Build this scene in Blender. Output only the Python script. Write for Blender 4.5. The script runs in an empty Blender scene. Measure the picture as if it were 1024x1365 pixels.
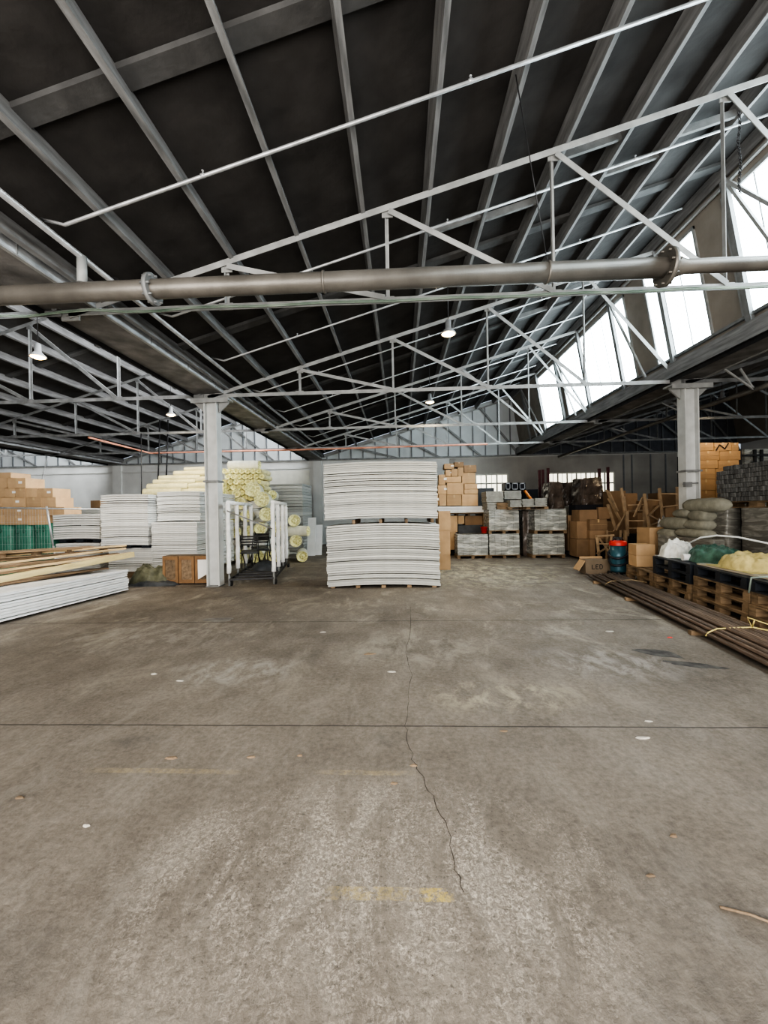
import bpy, bmesh, math, random
from mathutils import Vector, Matrix, Euler, noise
random.seed(7)
R = random.random
def U(a, b): return a + (b - a) * R()
COL = bpy.context.scene.collection
PI = math.pi

# ------------------------------------------------------------------ camera survey (places in metres)
F0, YAW, PITCH, ROLL, EYE = 530.0, 0.0413, -0.0012, 0.0184, 1.6
def at(px, py, Y):
    """place seen at a photo position, at depth Y of the hall -> (x, z)"""
    a, b = px - 512, py - 682.5
    u = a * math.cos(ROLL) - b * math.sin(ROLL); v = a * math.sin(ROLL) + b * math.cos(ROLL)
    x, z = u / F0, -v / F0
    d2 = math.cos(PITCH) - z * math.sin(PITCH); z2 = z * math.cos(PITCH) + math.sin(PITCH)
    X = x * math.cos(YAW) - d2 * math.sin(YAW); D = x * math.sin(YAW) + d2 * math.cos(YAW)
    t = Y / D
    return X * t, EYE + z2 * t
def P3(px, py, Y): x, z = at(px, py, Y); return Vector((x, Y, z))
def floor_at(px, py, h=0.0):
    lo, hi = 0.5, 60
    for _ in range(50):
        m = (lo + hi) / 2
        if (at(px, py, m)[1] - h) > 0: lo = m
        else: hi = m
    return at(px, py, lo)[0], lo

def at_x(px, py, X):
    lo, hi = 1.0, 60
    sg = 1 if X > 0 else -1
    for _ in range(50):
        m = (lo + hi) / 2
        if sg * (at(px, py, m)[0] - X) < 0: lo = m
        else: hi = m
    return lo, at(px, py, lo)[1]

# ------------------------------------------------------------------ materials
MATS = {}
def mat(name, c, rough=0.7, metal=0.0, var=0.12, scale=6.0, bump=0.0, bscale=40.0, c2=None, rnd=0.0, emit=None, estr=0.0, stretch=None, spec=0.4, thr=None):
    m = bpy.data.materials.new(name); m.use_nodes = True
    nt = m.node_tree; N = nt.nodes; L = nt.links
    b = N['Principled BSDF']
    b.inputs['Roughness'].default_value = rough; b.inputs['Metallic'].default_value = metal
    b.inputs['Specular IOR Level'].default_value = spec
    tc = N.new('ShaderNodeTexCoord'); mp = N.new('ShaderNodeMapping'); L.new(tc.outputs['Object'], mp.inputs[0])
    if stretch: mp.inputs['Scale'].default_value = stretch
    nz = N.new('ShaderNodeTexNoise'); nz.inputs['Scale'].default_value = scale; nz.inputs['Detail'].default_value = 6
    L.new(mp.outputs[0], nz.inputs['Vector'])
    rp = N.new('ShaderNodeValToRGB')
    a = [max(0, x * (1 - var)) for x in c]; d = [min(1, x * (1 + var)) for x in (c2 or c)]
    t0, t1 = thr or (0.3, 0.7)
    rp.color_ramp.elements[0].position = t0; rp.color_ramp.elements[1].position = t1
    rp.color_ramp.elements[0].color = (*a, 1); rp.color_ramp.elements[1].color = (*d, 1)
    L.new(nz.outputs['Fac'], rp.inputs[0]); out = rp.outputs[0]
    if rnd:
        oi = N.new('ShaderNodeObjectInfo'); hs = N.new('ShaderNodeHueSaturation'); mr = N.new('ShaderNodeMapRange')
        L.new(oi.outputs['Random'], mr.inputs[0]); mr.inputs[3].default_value = 1 - rnd; mr.inputs[4].default_value = 1 + rnd
        L.new(mr.outputs[0], hs.inputs['Value']); L.new(out, hs.inputs['Color']); out = hs.outputs[0]
    L.new(out, b.inputs['Base Color'])
    if bump:
        n2 = N.new('ShaderNodeTexNoise'); n2.inputs['Scale'].default_value = bscale; n2.inputs['Detail'].default_value = 4
        L.new(mp.outputs[0], n2.inputs['Vector'])
        bp = N.new('ShaderNodeBump'); bp.inputs['Strength'].default_value = bump; bp.inputs['Distance'].default_value = 0.02
        L.new(n2.outputs['Fac'], bp.inputs['Height']); L.new(bp.outputs[0], b.inputs['Normal'])
    if emit:
        b.inputs['Emission Color'].default_value = (*emit, 1); b.inputs['Emission Strength'].default_value = estr
    MATS[name] = m
    return m

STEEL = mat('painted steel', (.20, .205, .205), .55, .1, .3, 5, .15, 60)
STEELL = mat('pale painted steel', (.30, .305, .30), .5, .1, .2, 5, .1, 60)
PURL = mat('painted timber purlin', (.175, .175, .175), .6, 0, .35, 3, .3, 30, stretch=(6, .8, 6))
DECK = mat('dark roof lining', (.036, .034, .033), .8, 0, .3, 2.5, .5, 6)
RAFT = mat('grey rafter', (.07, .07, .07), .8, 0, .3, 4, .2, 20)
PIPE = mat('grey main pipe', (.15, .14, .125), .42, .35, .25, 3, .1, 50)
GALV = mat('galvanised pipe', (.45, .46, .47), .35, .5, .25, 6, .1, 50)
DARKST = mat('dark steel', (.04, .04, .042), .5, .4, .3, 6)
GUTT = mat('gutter steel', (.42, .44, .46), .45, .3, .35, 3, .3, 14, stretch=(3, 1, 3))
GUTD = mat('gutter underside', (.18, .175, .17), .7, .1, .4, 3, .2, 20)
UPST = mat('dull gutter upstand', (.26, .265, .27), .6, .2, .35, 3, .3, 20, stretch=(1, .6, 6))
TAN = mat('tan clerestory board', (.26, .235, .205), .8, 0, .15, 2, .1, 20)
WALLL = mat('painted grey wall', (.56, .565, .55), .8, 0, .12, 1.2, .15, 20)
WALLG = mat('gable cladding', (.52, .55, .56), .7, 0, .1, 1.5, .1, 20)
STUD = mat('gable stud', (.16, .17, .18), .6, 0, .2, 4)
BOARD = mat('white board edge', (.64, .645, .625), .8, 0, .14, 9, .25, 30, rnd=.16, stretch=(1, 1, 14))
BOARDG = mat('grey board edge', (.47, .475, .45), .8, 0, .15, 9, .25, 30, rnd=.22, stretch=(.8, 1, 20))
WHITEP = mat('white coated panel', (.74, .76, .77), .5, 0, .06, 4, .1, 30, rnd=.05)
WOOD = mat('pallet wood', (.22, .155, .095), .85, 0, .35, 3, .4, 30, rnd=.2, stretch=(2, 2, 8))
WOODL = mat('pale plank wood', (.50, .38, .22), .8, 0, .3, 3, .4, 30, rnd=.25, stretch=(5, .7, 5))
WOODD = mat('weathered plank wood', (.20, .145, .095), .85, 0, .4, 3, .4, 30, rnd=.25, stretch=(5, .7, 5))
CARD = mat('brown cardboard', (.47, .32, .185), .85, 0, .1, 4, .15, 20, rnd=.16)
CARDD = mat('dull cardboard', (.26, .17, .10), .85, 0, .12, 4, .15, 20, rnd=.2)
CARDO = mat('lamp tinted cardboard', (.38, .24, .125), .8, 0, .1, 4, .15, 20, rnd=.08)  # orange of the nearby lamp's light is put into this colour
TAPE = mat('packing tape', (.50, .36, .20), .35, 0, .05, 4)
LABELW = mat('white paper label', (.8, .8, .78), .7, 0, .04, 4)
INK = mat('black ink', (.02, .02, .02), .7, 0, .1, 4)
YELW = mat('yellow insulation wool', (.62, .57, .20), .95, 0, .3, 16, .9, 30, c2=(.85, .8, .45))
WRAPY = mat('pale roll wrap', (.72, .72, .60), .5, 0, .14, 5, .5, 14, rnd=.06)
WRAPYY = mat('yellow roll wrap', (.78, .72, .42), .5, 0, .14, 5, .5, 14, rnd=.06)
GREENW = mat('green wrap', (.05, .19, .135), .4, 0, .3, 4, .5, 10)
OLIVE = mat('olive tarpaulin', (.07, .075, .042), .6, 0, .4, 6, .5, 20, c2=(.12, .12, .08))
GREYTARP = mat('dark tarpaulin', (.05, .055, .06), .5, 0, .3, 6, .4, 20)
TARPG = mat('green tarpaulin', (.03, .085, .06), .5, 0, .35, 7, .5, 18, c2=(.06, .13, .10))
CLOTHW = mat('white plastic sheeting', (.62, .63, .60), .45, 0, .2, 7, .5, 18)
YSACK = mat('yellow sack cloth', (.48, .40, .17), .7, 0, .2, 9, .5, 30)
SACK = mat('woven grey sack', (.25, .245, .20), .8, 0, .2, 7, .6, 60, rnd=.12)
BLACKP = mat('black plastic pallet', (.022, .026, .034), .5, 0, .3, 8, .15, 20)
BLACKW = mat('black stretch wrap', (.075, .06, .05), .2, 0, .3, 4, 1.0, 7, c2=(.12, .095, .08))
RUSTP = mat('rusty brown tube', (.125, .092, .07), .5, .4, .35, 6, .2, 50, rnd=.55, stretch=(9, .8, 9))
REDP = mat('red plastic', (.55, .04, .03), .4, 0, .1, 4)
BLUEP = mat('blue drum', (.035, .10, .13), .35, .2, .2, 5)
MAROON = mat('maroon upright', (.10, .03, .035), .5, 0, .3, 5)
ORANGE = mat('orange tube plastic', (.65, .22, .05), .5, 0, .1, 4)
ORPIPE = mat('orange painted pipe', (.55, .20, .12), .5, .1, .25, 2, c2=(.7, .35, .25))
GREENC = mat('green cable', (.16, .28, .2), .5, 0, .35, 2, c2=(.36, .42, .36))
YELLT = mat('yellow strap', (.62, .52, .2), .6, 0, .1, 4)
CONCL = mat('grey paver block', (.15, .15, .145), .9, 0, .25, 12, .5, 40, rnd=.28)
CRATE = mat('grey crate', (.22, .23, .25), .6, 0, .2, 5)
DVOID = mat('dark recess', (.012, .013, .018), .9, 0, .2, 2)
HOSE = mat('grey green hose', (.22, .27, .24), .5, 0, .2, 6)
BRK = mat('broken slab piece', (.4, .38, .34), .9, 0, .2, 20)

def wrap_mat(name, base, light, sc=1.0, mort=.6):
    m = bpy.data.materials.new(name); m.use_nodes = True
    nt = m.node_tree; N = nt.nodes; L = nt.links; b = N['Principled BSDF']
    tc = N.new('ShaderNodeTexCoord')
    br = N.new('ShaderNodeTexBrick'); mp = N.new('ShaderNodeMapping'); mp.inputs['Rotation'].default_value = (PI / 2, 0, 0)
    L.new(tc.outputs['Object'], mp.inputs[0]); L.new(mp.outputs[0], br.inputs['Vector'])
    br.inputs['Scale'].default_value = 1.0; br.inputs['Brick Width'].default_value = .2 * sc; br.inputs['Row Height'].default_value = .11 * sc
    br.inputs['Mortar Size'].default_value = .008; br.offset = 0
    br.inputs['Color1'].default_value = (*base, 1); br.inputs['Color2'].default_value = (*[x * .8 for x in base], 1)
    br.inputs['Mortar'].default_value = (*[x * mort for x in base], 1)
    nz = N.new('ShaderNodeTexNoise'); m2 = N.new('ShaderNodeMapping'); m2.inputs['Scale'].default_value = (1.6, 1.6, 7)
    L.new(tc.outputs['Object'], m2.inputs[0]); L.new(m2.outputs[0], nz.inputs['Vector']); nz.inputs['Scale'].default_value = 1.6; nz.inputs['Detail'].default_value = 8
    nz.inputs['Distortion'].default_value = 1.2
    rp = N.new('ShaderNodeValToRGB'); rp.color_ramp.elements[0].position = .45; rp.color_ramp.elements[1].position = .7
    L.new(nz.outputs['Fac'], rp.inputs[0])
    mx = N.new('ShaderNodeMixRGB'); L.new(rp.outputs[0], mx.inputs[0]); L.new(br.outputs[0], mx.inputs[1]); mx.inputs[2].default_value = (*light, 1)
    L.new(mx.outputs[0], b.inputs['Base Color'])
    b.inputs['Roughness'].default_value = .22
    bp = N.new('ShaderNodeBump'); bp.inputs['Strength'].default_value = .6; bp.inputs['Distance'].default_value = .03
    L.new(nz.outputs['Fac'], bp.inputs['Height']); L.new(bp.outputs[0], b.inputs['Normal'])
    return m
WRAPG = wrap_mat('clear wrapped grey load', (.30, .31, .29), (.62, .62, .56))
WRAPD = wrap_mat('clear wrapped dark load', (.22, .215, .19), (.36, .355, .32), 2.4, .75)

def floor_mat():
    m = bpy.data.materials.new('worn concrete floor'); m.use_nodes = True
    nt = m.node_tree; N = nt.nodes; L = nt.links; b = N['Principled BSDF']
    tc = N.new('ShaderNodeTexCoord'); P = tc.outputs['Object']
    def nz(s, d=6, rough=.6, dist=0, st=None):
        n = N.new('ShaderNodeTexNoise'); n.inputs['Scale'].default_value = s; n.inputs['Detail'].default_value = d
        n.inputs['Roughness'].default_value = rough; n.inputs['Distortion'].default_value = dist
        if st:
            q = N.new('ShaderNodeMapping'); q.inputs['Scale'].default_value = st; L.new(P, q.inputs[0]); L.new(q.outputs[0], n.inputs[0])
        else: L.new(P, n.inputs[0])
        return n.outputs['Fac']
    def ramp(s, a, c, ca=(0, 0, 0), cb=(1, 1, 1)):
        r = N.new('ShaderNodeValToRGB'); r.color_ramp.elements[0].position = a; r.color_ramp.elements[1].position = c
        r.color_ramp.elements[0].color = (*ca, 1); r.color_ramp.elements[1].color = (*cb, 1); L.new(s, r.inputs[0]); return r.outputs[0]
    def mix(f, a, c, mode='MIX', k=None):
        x = N.new('ShaderNodeMixRGB'); x.blend_type = mode
        if k is not None: x.inputs[0].default_value = k
        else: L.new(f, x.inputs[0])
        for i, s in ((1, a), (2, c)):
            if isinstance(s, tuple): x.inputs[i].default_value = (*s, 1)
            else: L.new(s, x.inputs[i])
        return x.outputs[0]
    def math_(op, a, c=None):
        x = N.new('ShaderNodeMath'); x.operation = op
        for i, s in ((0, a), (1, c)):
            if s is None: continue
            if isinstance(s, (int, float)): x.inputs[i].default_value = s
            else: L.new(s, x.inputs[i])
        return x.outputs[0]
    base = ramp(nz(.9, 8, .65, .4), .3, .72, (.134, .115, .096), (.250, .220, .184))
    fine = ramp(nz(26, 5, .7), .34, .66, (.5, .5, .5), (1.15, 1.15, 1.15))
    c = mix(None, base, fine, 'MULTIPLY', .6)
    sx = N.new('ShaderNodeSeparateXYZ'); L.new(P, sx.inputs[0]); X, Y = sx.outputs[0], sx.outputs[1]
    # worn exposed-aggregate patch, pale speckles
    dx = math_('DIVIDE', math_('SUBTRACT', X, -.15), 1.15); dy = math_('DIVIDE', math_('SUBTRACT', Y, 1.75), .62)
    r2 = math_('ADD', math_('MULTIPLY', dx, dx), math_('MULTIPLY', dy, dy))
    near = math_('SUBTRACT', 1.35, r2)
    near = N_cl = math_('MINIMUM', math_('MAXIMUM', near, 0.12), 1.0)
    sp = ramp(nz(58, 9, .85, .8), .48, .60)
    pt = ramp(nz(3.0, 9, .75, .8, (1.4, .6, 1)), .41, .58)
    spk = math_('MULTIPLY', math_('MULTIPLY', sp, pt), near)
    c = mix(math_('MULTIPLY', spk, .95), c, (.54, .485, .415))
    dk = ramp(nz(60, 4, .7), .36, .42, (1, 1, 1), (0, 0, 0))
    c = mix(math_('MULTIPLY', math_('MULTIPLY', dk, near), .6), c, (.05, .045, .04))
    # dusty pale streaks further back
    dust = ramp(nz(1.6, 8, .72, .6, (1, .55, 1)), .54, .72)
    far = math_('MINIMUM', math_('MAXIMUM', math_('DIVIDE', math_('SUBTRACT', Y, 2.6), 3.0), 0.1), .9)
    c = mix(math_('MULTIPLY', dust, far), c, (.40, .365, .30))
    st = ramp(nz(.7, 6, .6, 1.0), .58, .75)
    c = mix(math_('MULTIPLY', st, .55), c, (.085, .075, .065))
    def spot(cx, cy, rx, ry):
        a = math_('DIVIDE', math_('SUBTRACT', X, cx), rx); q = math_('DIVIDE', math_('SUBTRACT', Y, cy), ry)
        return math_('MINIMUM', math_('MAXIMUM', math_('SUBTRACT', 1.2, math_('ADD', math_('MULTIPLY', a, a), math_('MULTIPLY', q, q))), 0), 1.0)
    grit = ramp(nz(4.5, 8, .75, .5, (1, .6, 1)), .46, .60)
    for cx, cy, rx, ry, k, col in ((.85, 3.45, .75, .35, .75, (.40, .36, .27)), (2.0, 10.2, 2.0, 2.2, .75, (.45, .41, .29)), (2.1, 4.2, .8, .5, .5, (.42, .40, .37)), (-1.7, 4.0, .7, .4, .6, (.40, .38, .34)), (.2, 4.6, 1.0, .7, .4, (.40, .37, .31)), (-3.4, 5.2, 1.6, .8, .4, (.40, .37, .33))):
        c = mix(math_('MULTIPLY', math_('MULTIPLY', grit, spot(cx, cy, rx, ry)), k), c, col)
    for cx, cy, rx, ry, k in ((-1.9, 2.75, .22, .10, .5), (-.1, 2.8, .14, .12, .5), (-1.5, 1.35, .3, .2, .5), (.9, 1.3, .22, .16, .4)):
        c = mix(math_('MULTIPLY', math_('MULTIPLY', ramp(nz(6, 6, .7), .35, .6), spot(cx, cy, rx, ry)), k), c, (.075, .07, .065))
    tr = ramp(nz(2.4, 9, .8, .6, (1.6, .8, 1)), .50, .64)   # scuffs running along the aisle
    c = mix(math_('MULTIPLY', tr, .28), c, (.33, .305, .265))
    # construction joints
    wob = math_('MULTIPLY', math_('SUBTRACT', nz(1.5, 3), .5), .03)
    for y0, w in ((2.96, .008), (5.80, .011), (8.64, .012), (11.5, .014)):
        d = math_('ABSOLUTE', math_('ADD', math_('SUBTRACT', Y, y0), wob))
        c = mix(math_('MULTIPLY', math_('LESS_THAN', d, w), .75), c, (.03, .027, .024))
    d = math_('ABSOLUTE', math_('ADD', math_('SUBTRACT', Y, 2.43), wob))
    ye = math_('MULTIPLY', math_('LESS_THAN', d, .022), math_('MULTIPLY', ramp(nz(18, 6, .8), .40, .58), math_('MAXIMUM', spot(-.25, 2.43, .3, .5), spot(-1.5, 2.43, .5, .5))))
    c = mix(math_('MULTIPLY', ye, .35), c, (.42, .34, .17))
    d = math_('ABSOLUTE', math_('ADD', math_('SUBTRACT', Y, 1.66), wob))
    ye = math_('MULTIPLY', math_('LESS_THAN', d, .03), math_('MULTIPLY', ramp(nz(24, 6, .8), .45, .55), math_('MAXIMUM', spot(.12, 1.66, .07, .5), math_('MULTIPLY', spot(-.15, 1.66, .2, .5), .4))))
    c = mix(math_('MULTIPLY', ye, .8), c, (.50, .38, .10))
    L.new(c, b.inputs['Base Color'])
    L.new(ramp(nz(2.2, 6, .6), .35, .7, (.62, .62, .62), (.9, .9, .9)), b.inputs['Roughness'])
    b.inputs['Specular IOR Level'].default_value = .35
    bp = N.new('ShaderNodeBump'); bp.inputs['Strength'].default_value = .5; bp.inputs['Distance'].default_value = .012
    L.new(mix(None, nz(30, 6, .7), nz(5, 6, .6), 'ADD', .5), bp.inputs['Height']); L.new(bp.outputs[0], b.inputs['Normal'])
    return m

def glass_mat(name, col, s, spots=True):  # panes emit light themselves, in place of daylight coming through
    m = bpy.data.materials.new(name); m.use_nodes = True
    nt = m.node_tree; N = nt.nodes; L = nt.links; b = N['Principled BSDF']
    tc = N.new('ShaderNodeTexCoord')
    n = N.new('ShaderNodeTexNoise'); n.inputs['Scale'].default_value = 11; n.inputs['Detail'].default_value = 7; n.inputs['Roughness'].default_value = .7
    mp = N.new('ShaderNodeMapping'); mp.inputs['Scale'].default_value = (1, 1, .45); L.new(tc.outputs['Object'], mp.inputs[0]); L.new(mp.outputs[0], n.inputs[0])
    r = N.new('ShaderNodeValToRGB'); r.color_ramp.elements[0].position = .32; r.color_ramp.elements[1].position = .40
    r.color_ramp.elements[0].color = (*[x * .12 for x in col], 1); r.color_ramp.elements[1].color = (*col, 1)
    L.new(n.outputs['Fac'], r.inputs[0])
    L.new(r.outputs[0], b.inputs['Emission Color']); b.inputs['Emission Strength'].default_value = s
    b.inputs['Base Color'].default_value = (.5, .55, .57, 1); b.inputs['Roughness'].default_value = .3
    return m
SKYPANE = glass_mat('glowing milky glazing', (.78, .915, .97), 9.5)
SKYPANEL = glass_mat('bright glowing milky glazing', (.95, .98, 1.0), 8.0)  # glow raised so the left bays brighten the back wall
SKYPANED = glass_mat('dim glowing milky glazing', (.8, .93, 1.0), 1.8)  # weaker glow to keep the right bay dark
WALLPANE = glass_mat('glowing wall pane', (1.0, .93, .74), 1.3)
LAMPG = mat('lamp glow', (1, .9, .7), .5, 0, 0, 1, emit=(1.0, .66, .26), estr=9)

# ------------------------------------------------------------------ mesh helpers
class MB:
    def __init__(s): s.v = []; s.f = []; s.sm = []
    def add(s, vs, fs, sm=False):
        o = len(s.v); s.v += [tuple(v) for v in vs]; s.f += [tuple(i + o for i in f) for f in fs]; s.sm += [sm] * len(fs); return s
    def box(s, x0, x1, y0, y1, z0, z1, M=None):
        vs = [Vector((x, y, z)) for z in (z0, z1) for y in (y0, y1) for x in (x0, x1)]
        if M: vs = [M @ v for v in vs]
        return s.add(vs, [(0, 2, 3, 1), (4, 5, 7, 6), (0, 1, 5, 4), (2, 6, 7, 3), (0, 4, 6, 2), (1, 3, 7, 5)])
    def bar(s, a, b, w, h, up=(0, 0, 1)):
        a, b = Vector(a), Vector(b); d = (b - a).normalized(); u = Vector(up)
        if abs(d.dot(u)) > .98: u = Vector((0, 1, 0))
        r = d.cross(u).normalized() * w / 2; u = r.cross(d).normalized() * h / 2
        vs = [p + q for p in (a, b) for q in (-r - u, r - u, r + u, -r + u)]
        return s.add(vs, [(3, 2, 1, 0), (4, 5, 6, 7), (0, 1, 5, 4), (1, 2, 6, 5), (2, 3, 7, 6), (3, 0, 4, 7)])
    def angle(s, a, b, w, t=.008, up=(0, 0, 1)):
        """L-section bar"""
        a, b = Vector(a), Vector(b); d = (b - a).normalized(); u = Vector(up)
        if abs(d.dot(u)) > .98: u = Vector((0, 1, 0))
        r = d.cross(u).normalized(); u = r.cross(d).normalized()
        s.bar(a + u * (w / 2 - t / 2), b + u * (w / 2 - t / 2), w, t, up)
        return s.bar(a + r * (w / 2 - t / 2) - u * t, b + r * (w / 2 - t / 2) - u * t, t, w, up)
    def tube(s, pts, r, n=10, cap=True, rs=None):
        pts = [Vector(p) for p in pts]; m = len(pts); vs = []; prev = None
        for i, p in enumerate(pts):
            d = (pts[min(i + 1, m - 1)] - pts[max(i - 1, 0)]).normalized()
            if prev is None:
                u = Vector((0, 0, 1)) if abs(d.z) < .9 else Vector((0, 1, 0)); a = d.cross(u).normalized()
            else: a = (prev - d * prev.dot(d)).normalized()
            prev = a; b = d.cross(a); q = rs[i] if rs else r
            vs += [p + (a * math.cos(t) + b * math.sin(t)) * q for t in [2 * PI * k / n for k in range(n)]]
        fs = [(i * n + k, i * n + (k + 1) % n, (i + 1) * n + (k + 1) % n, (i + 1) * n + k) for i in range(m - 1) for k in range(n)]
        s.add(vs, fs, True)
        if cap: s.f += [tuple(len(s.v) - m * n + k for k in reversed(range(n))), tuple(len(s.v) - n + k for k in range(n))]; s.sm += [False, False]
        return s
    def lathe(s, prof, c=(0, 0, 0), n=20, M=None):
        c = Vector(c); vs = []
        for r, z in prof:
            for k in range(n):
                v = Vector((r * math.cos(2 * PI * k / n), r * math.sin(2 * PI * k / n), z))
                vs.append((M @ v if M else v) + c)
        fs = [(i * n + k, i * n + (k + 1) % n, (i + 1) * n + (k + 1) % n, (i + 1) * n + k) for i in range(len(prof) - 1) for k in range(n)]
        return s.add(vs, fs, True)
    def prism(s, poly, a, b, ax='y'):
        """poly in the plane across axis ax, swept a..b"""
        n = len(poly); vs = []
        for t in (a, b):
            for p, q in poly: vs.append((p, t, q) if ax == 'y' else ((t, p, q) if ax == 'x' else (p, q, t)))
        fs = [tuple(reversed(range(n))), tuple(range(n, 2 * n))] + [(i, (i + 1) % n, n + (i + 1) % n, n + i) for i in range(n)]
        return s.add(vs, fs)
    def grid(s, fn, nu, nv, sm=True):
        vs = [fn(i / nu, j / nv) for j in range(nv + 1) for i in range(nu + 1)]
        fs = [(j * (nu + 1) + i, j * (nu + 1) + i + 1, (j + 1) * (nu + 1) + i + 1, (j + 1) * (nu + 1) + i) for j in range(nv) for i in range(nu)]
        return s.add(vs, fs, sm)
    def build(s, name, m, parent=None, bevel=0, origin=None):
        xs, ys, zs = zip(*s.v)
        if origin is None: origin = Vector(((min(xs) + max(xs)) / 2, (min(ys) + max(ys)) / 2, min(zs)))
        else: origin = Vector(origin)
        me = bpy.data.meshes.new(name); me.from_pydata([Vector(v) - origin for v in s.v], [], s.f)
        me.polygons.foreach_set('use_smooth', s.sm)
        bm = bmesh.new(); bm.from_mesh(me); bmesh.ops.recalc_face_normals(bm, faces=bm.faces)
        if bevel: bmesh.ops.bevel(bm, geom=bm.edges[:], offset=bevel, segments=1, affect='EDGES')
        bm.to_mesh(me); bm.free(); me.materials.append(m)
        o = bpy.data.objects.new(name, me); COL.objects.link(o)
        o['_w'] = list(origin)
        if parent is not None:
            o.parent = parent; pw = Vector(parent['_w']); o.location = origin - pw
        else: o.location = origin
        return o
def thing(name, loc, label, cat, group=None):
    o = bpy.data.objects.new(name, None); COL.objects.link(o); o.location = loc; o['_w'] = list(loc)
    o.empty_display_size = .1
    return tag(o, label, cat, group)
def tag(o, label, cat, group=None, kind=None):
    o['label'] = label; o['category'] = cat
    if group: o['group'] = group
    if kind: o['kind'] = kind
    return o
def struct(o): o['kind'] = 'structure'; return o
KIDS = {}
def kids(o): return [c for c in bpy.data.objects if c.parent == o]
def copy_tree(o, loc, rz=None, label=None, group=None, ks=None):
    r = o.copy(); COL.objects.link(r); r.location = loc; r['_w'] = list(loc)
    if rz is not None: r.rotation_euler[2] = rz
    if label: r['label'] = label
    if group: r['group'] = group
    for c in (ks if ks is not None else kids(o)):
        d = c.copy(); COL.objects.link(d); d.parent = r
        for g in kids(c):
            e = g.copy(); COL.objects.link(e); e.parent = d
    return r
ORD = ['first', 'second', 'third', 'fourth', 'fifth', 'sixth', 'seventh', 'eighth', 'ninth', 'tenth', 'eleventh', 'twelfth', 'thirteenth']

# ------------------------------------------------------------------ hall geometry
XV, BAY, PAN = -4.262, 10.3875, 2.0775
TY = [1.303, 5.034, 8.766, 12.497, 16.228]           # truss lines
YW, YB = 19.96, -3.2                                  # far and back wall
ZC, SL = 4.259, .2904                                 # bottom chord height, roof slope
RX, WX = 9.82, 10.27                                  # ridge / window foot, measured from a valley
def zr(x, xv): return ZC - .02 + SL * (x - xv)        # underside of the purlins
BN = {-2: 'far left bay', -1: 'left bay', 0: 'central bay', 1: 'right bay'}
XL, XR = XV - 2 * BAY, XV + 2 * BAY

b = MB().box(XL - .2, XR + .3, YB - .2, YW + .2, -.2, 0)
FLOOR = struct(b.build('floor', floor_mat(), origin=(0, 0, 0)))
# crack running away down the middle
pts = [(620, 1190), (606, 1150), (600, 1105), (580, 1068), (565, 1040), (553, 1020), (545, 990), (541, 968), (545, 935), (549, 900), (541, 870), (548, 835), (546, 800)]
fp = []
for i in range(len(pts) - 1):
    for t in (0, .25, .5, .75):
        px = pts[i][0] * (1 - t) + pts[i + 1][0] * t; py = pts[i][1] * (1 - t) + pts[i + 1][1] * t
        x, y = floor_at(px, py); fp.append((x + U(-.014, .014), y))
b = MB()
for i, (x, y) in enumerate(fp):
    w = (.0006 + .0016 * R()) * (1 + y * .12)
    b.v += [(x - w, y, .0015), (x + w, y, .0015)]
    if i: k = 2 * i; b.f.append((k - 2, k - 1, k + 1, k)); b.sm.append(False)
b.build('crack', mat('crack shadow', (.055, .047, .04), .9, 0, .2, 5), FLOOR)
def blob(name, px, py, w, d, m, n=26, seed=0, z=.002, rz=0):
    cx, cy = floor_at(px, py); b = MB(); vs = [(cx, cy, z)]
    for k in range(n):
        a = 2 * PI * k / n; r = 1 + .5 * noise.noise(Vector((math.cos(a) * 1.5 + seed, math.sin(a) * 1.5, seed)))
        u, v = math.cos(a) * w * r, math.sin(a) * d * r
        vs.append((cx + u * math.cos(rz) - v * math.sin(rz), cy + u * math.sin(rz) + v * math.cos(rz), z))
    b.add(vs, [(0, 1 + k, 1 + (k + 1) % n) for k in range(n)])
    return b.build(name, m, FLOOR)
STAIN = mat('oil stain', (.04, .038, .038), .7, 0, .3, 8, c2=(.10, .095, .09), spec=.2)
blob('oil_stain', 878, 871, .22, .10, STAIN, seed=1, rz=-.5)
blob('oil_stain', 922, 886, .26, .07, STAIN, seed=2, rz=-.35)
blob('damp_patch', 292, 826, .28, .10, mat('damp patch', (.08, .075, .07), .5, 0, .3, 6, c2=(.16, .15, .14)), seed=4)
if False: blob('dust_patch', 640, 928, .35, .14, mat('ochre dust', (.25, .21, .14), .9, 0, .25, 14, c2=(.36, .31, .2)), seed=5)

# roof lining, bay by bay
for k in (-2, -1, 0, 1):
    xv = XV + k * BAY; xr = xv + RX
    z0, z1 = zr(xv + .36, xv) + .22, zr(xr, xv) + .22
    struct(MB().prism([(xv + .36, z0), (xr, z1), (xr, z1 + .06), (xv + .36, z0 + .06)], YB, YW).build('ceiling', DECK))
# purlins
for k in (-2, -1, 0, 1):
    xv = XV + k * BAY
    nn = 12 if k else 12
    c = Vector((-SL, 0, 1)).normalized(); t = Vector((1, 0, SL)).normalized()
    for i in range(nn):
        x = xv + .472 + .848 * i
        if k == 1 and i > 8 : continue
        p = Vector((x, 0, zr(x, xv))); w = .055
        q = [p - t * w / 2, p + t * w / 2, p + t * w / 2 + c * .205, p - t * w / 2 + c * .205]
        o = MB().prism([(v.x, v.z) for v in q], YB + .05, YW - .05).build('roof_purlin', PURL)
        tag(o, f'grey roof purlin in the {BN[k]}, {ORD[i]} up the slope from its left gutter', 'purlin', f'roof purlins of the {BN[k]}')
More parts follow.
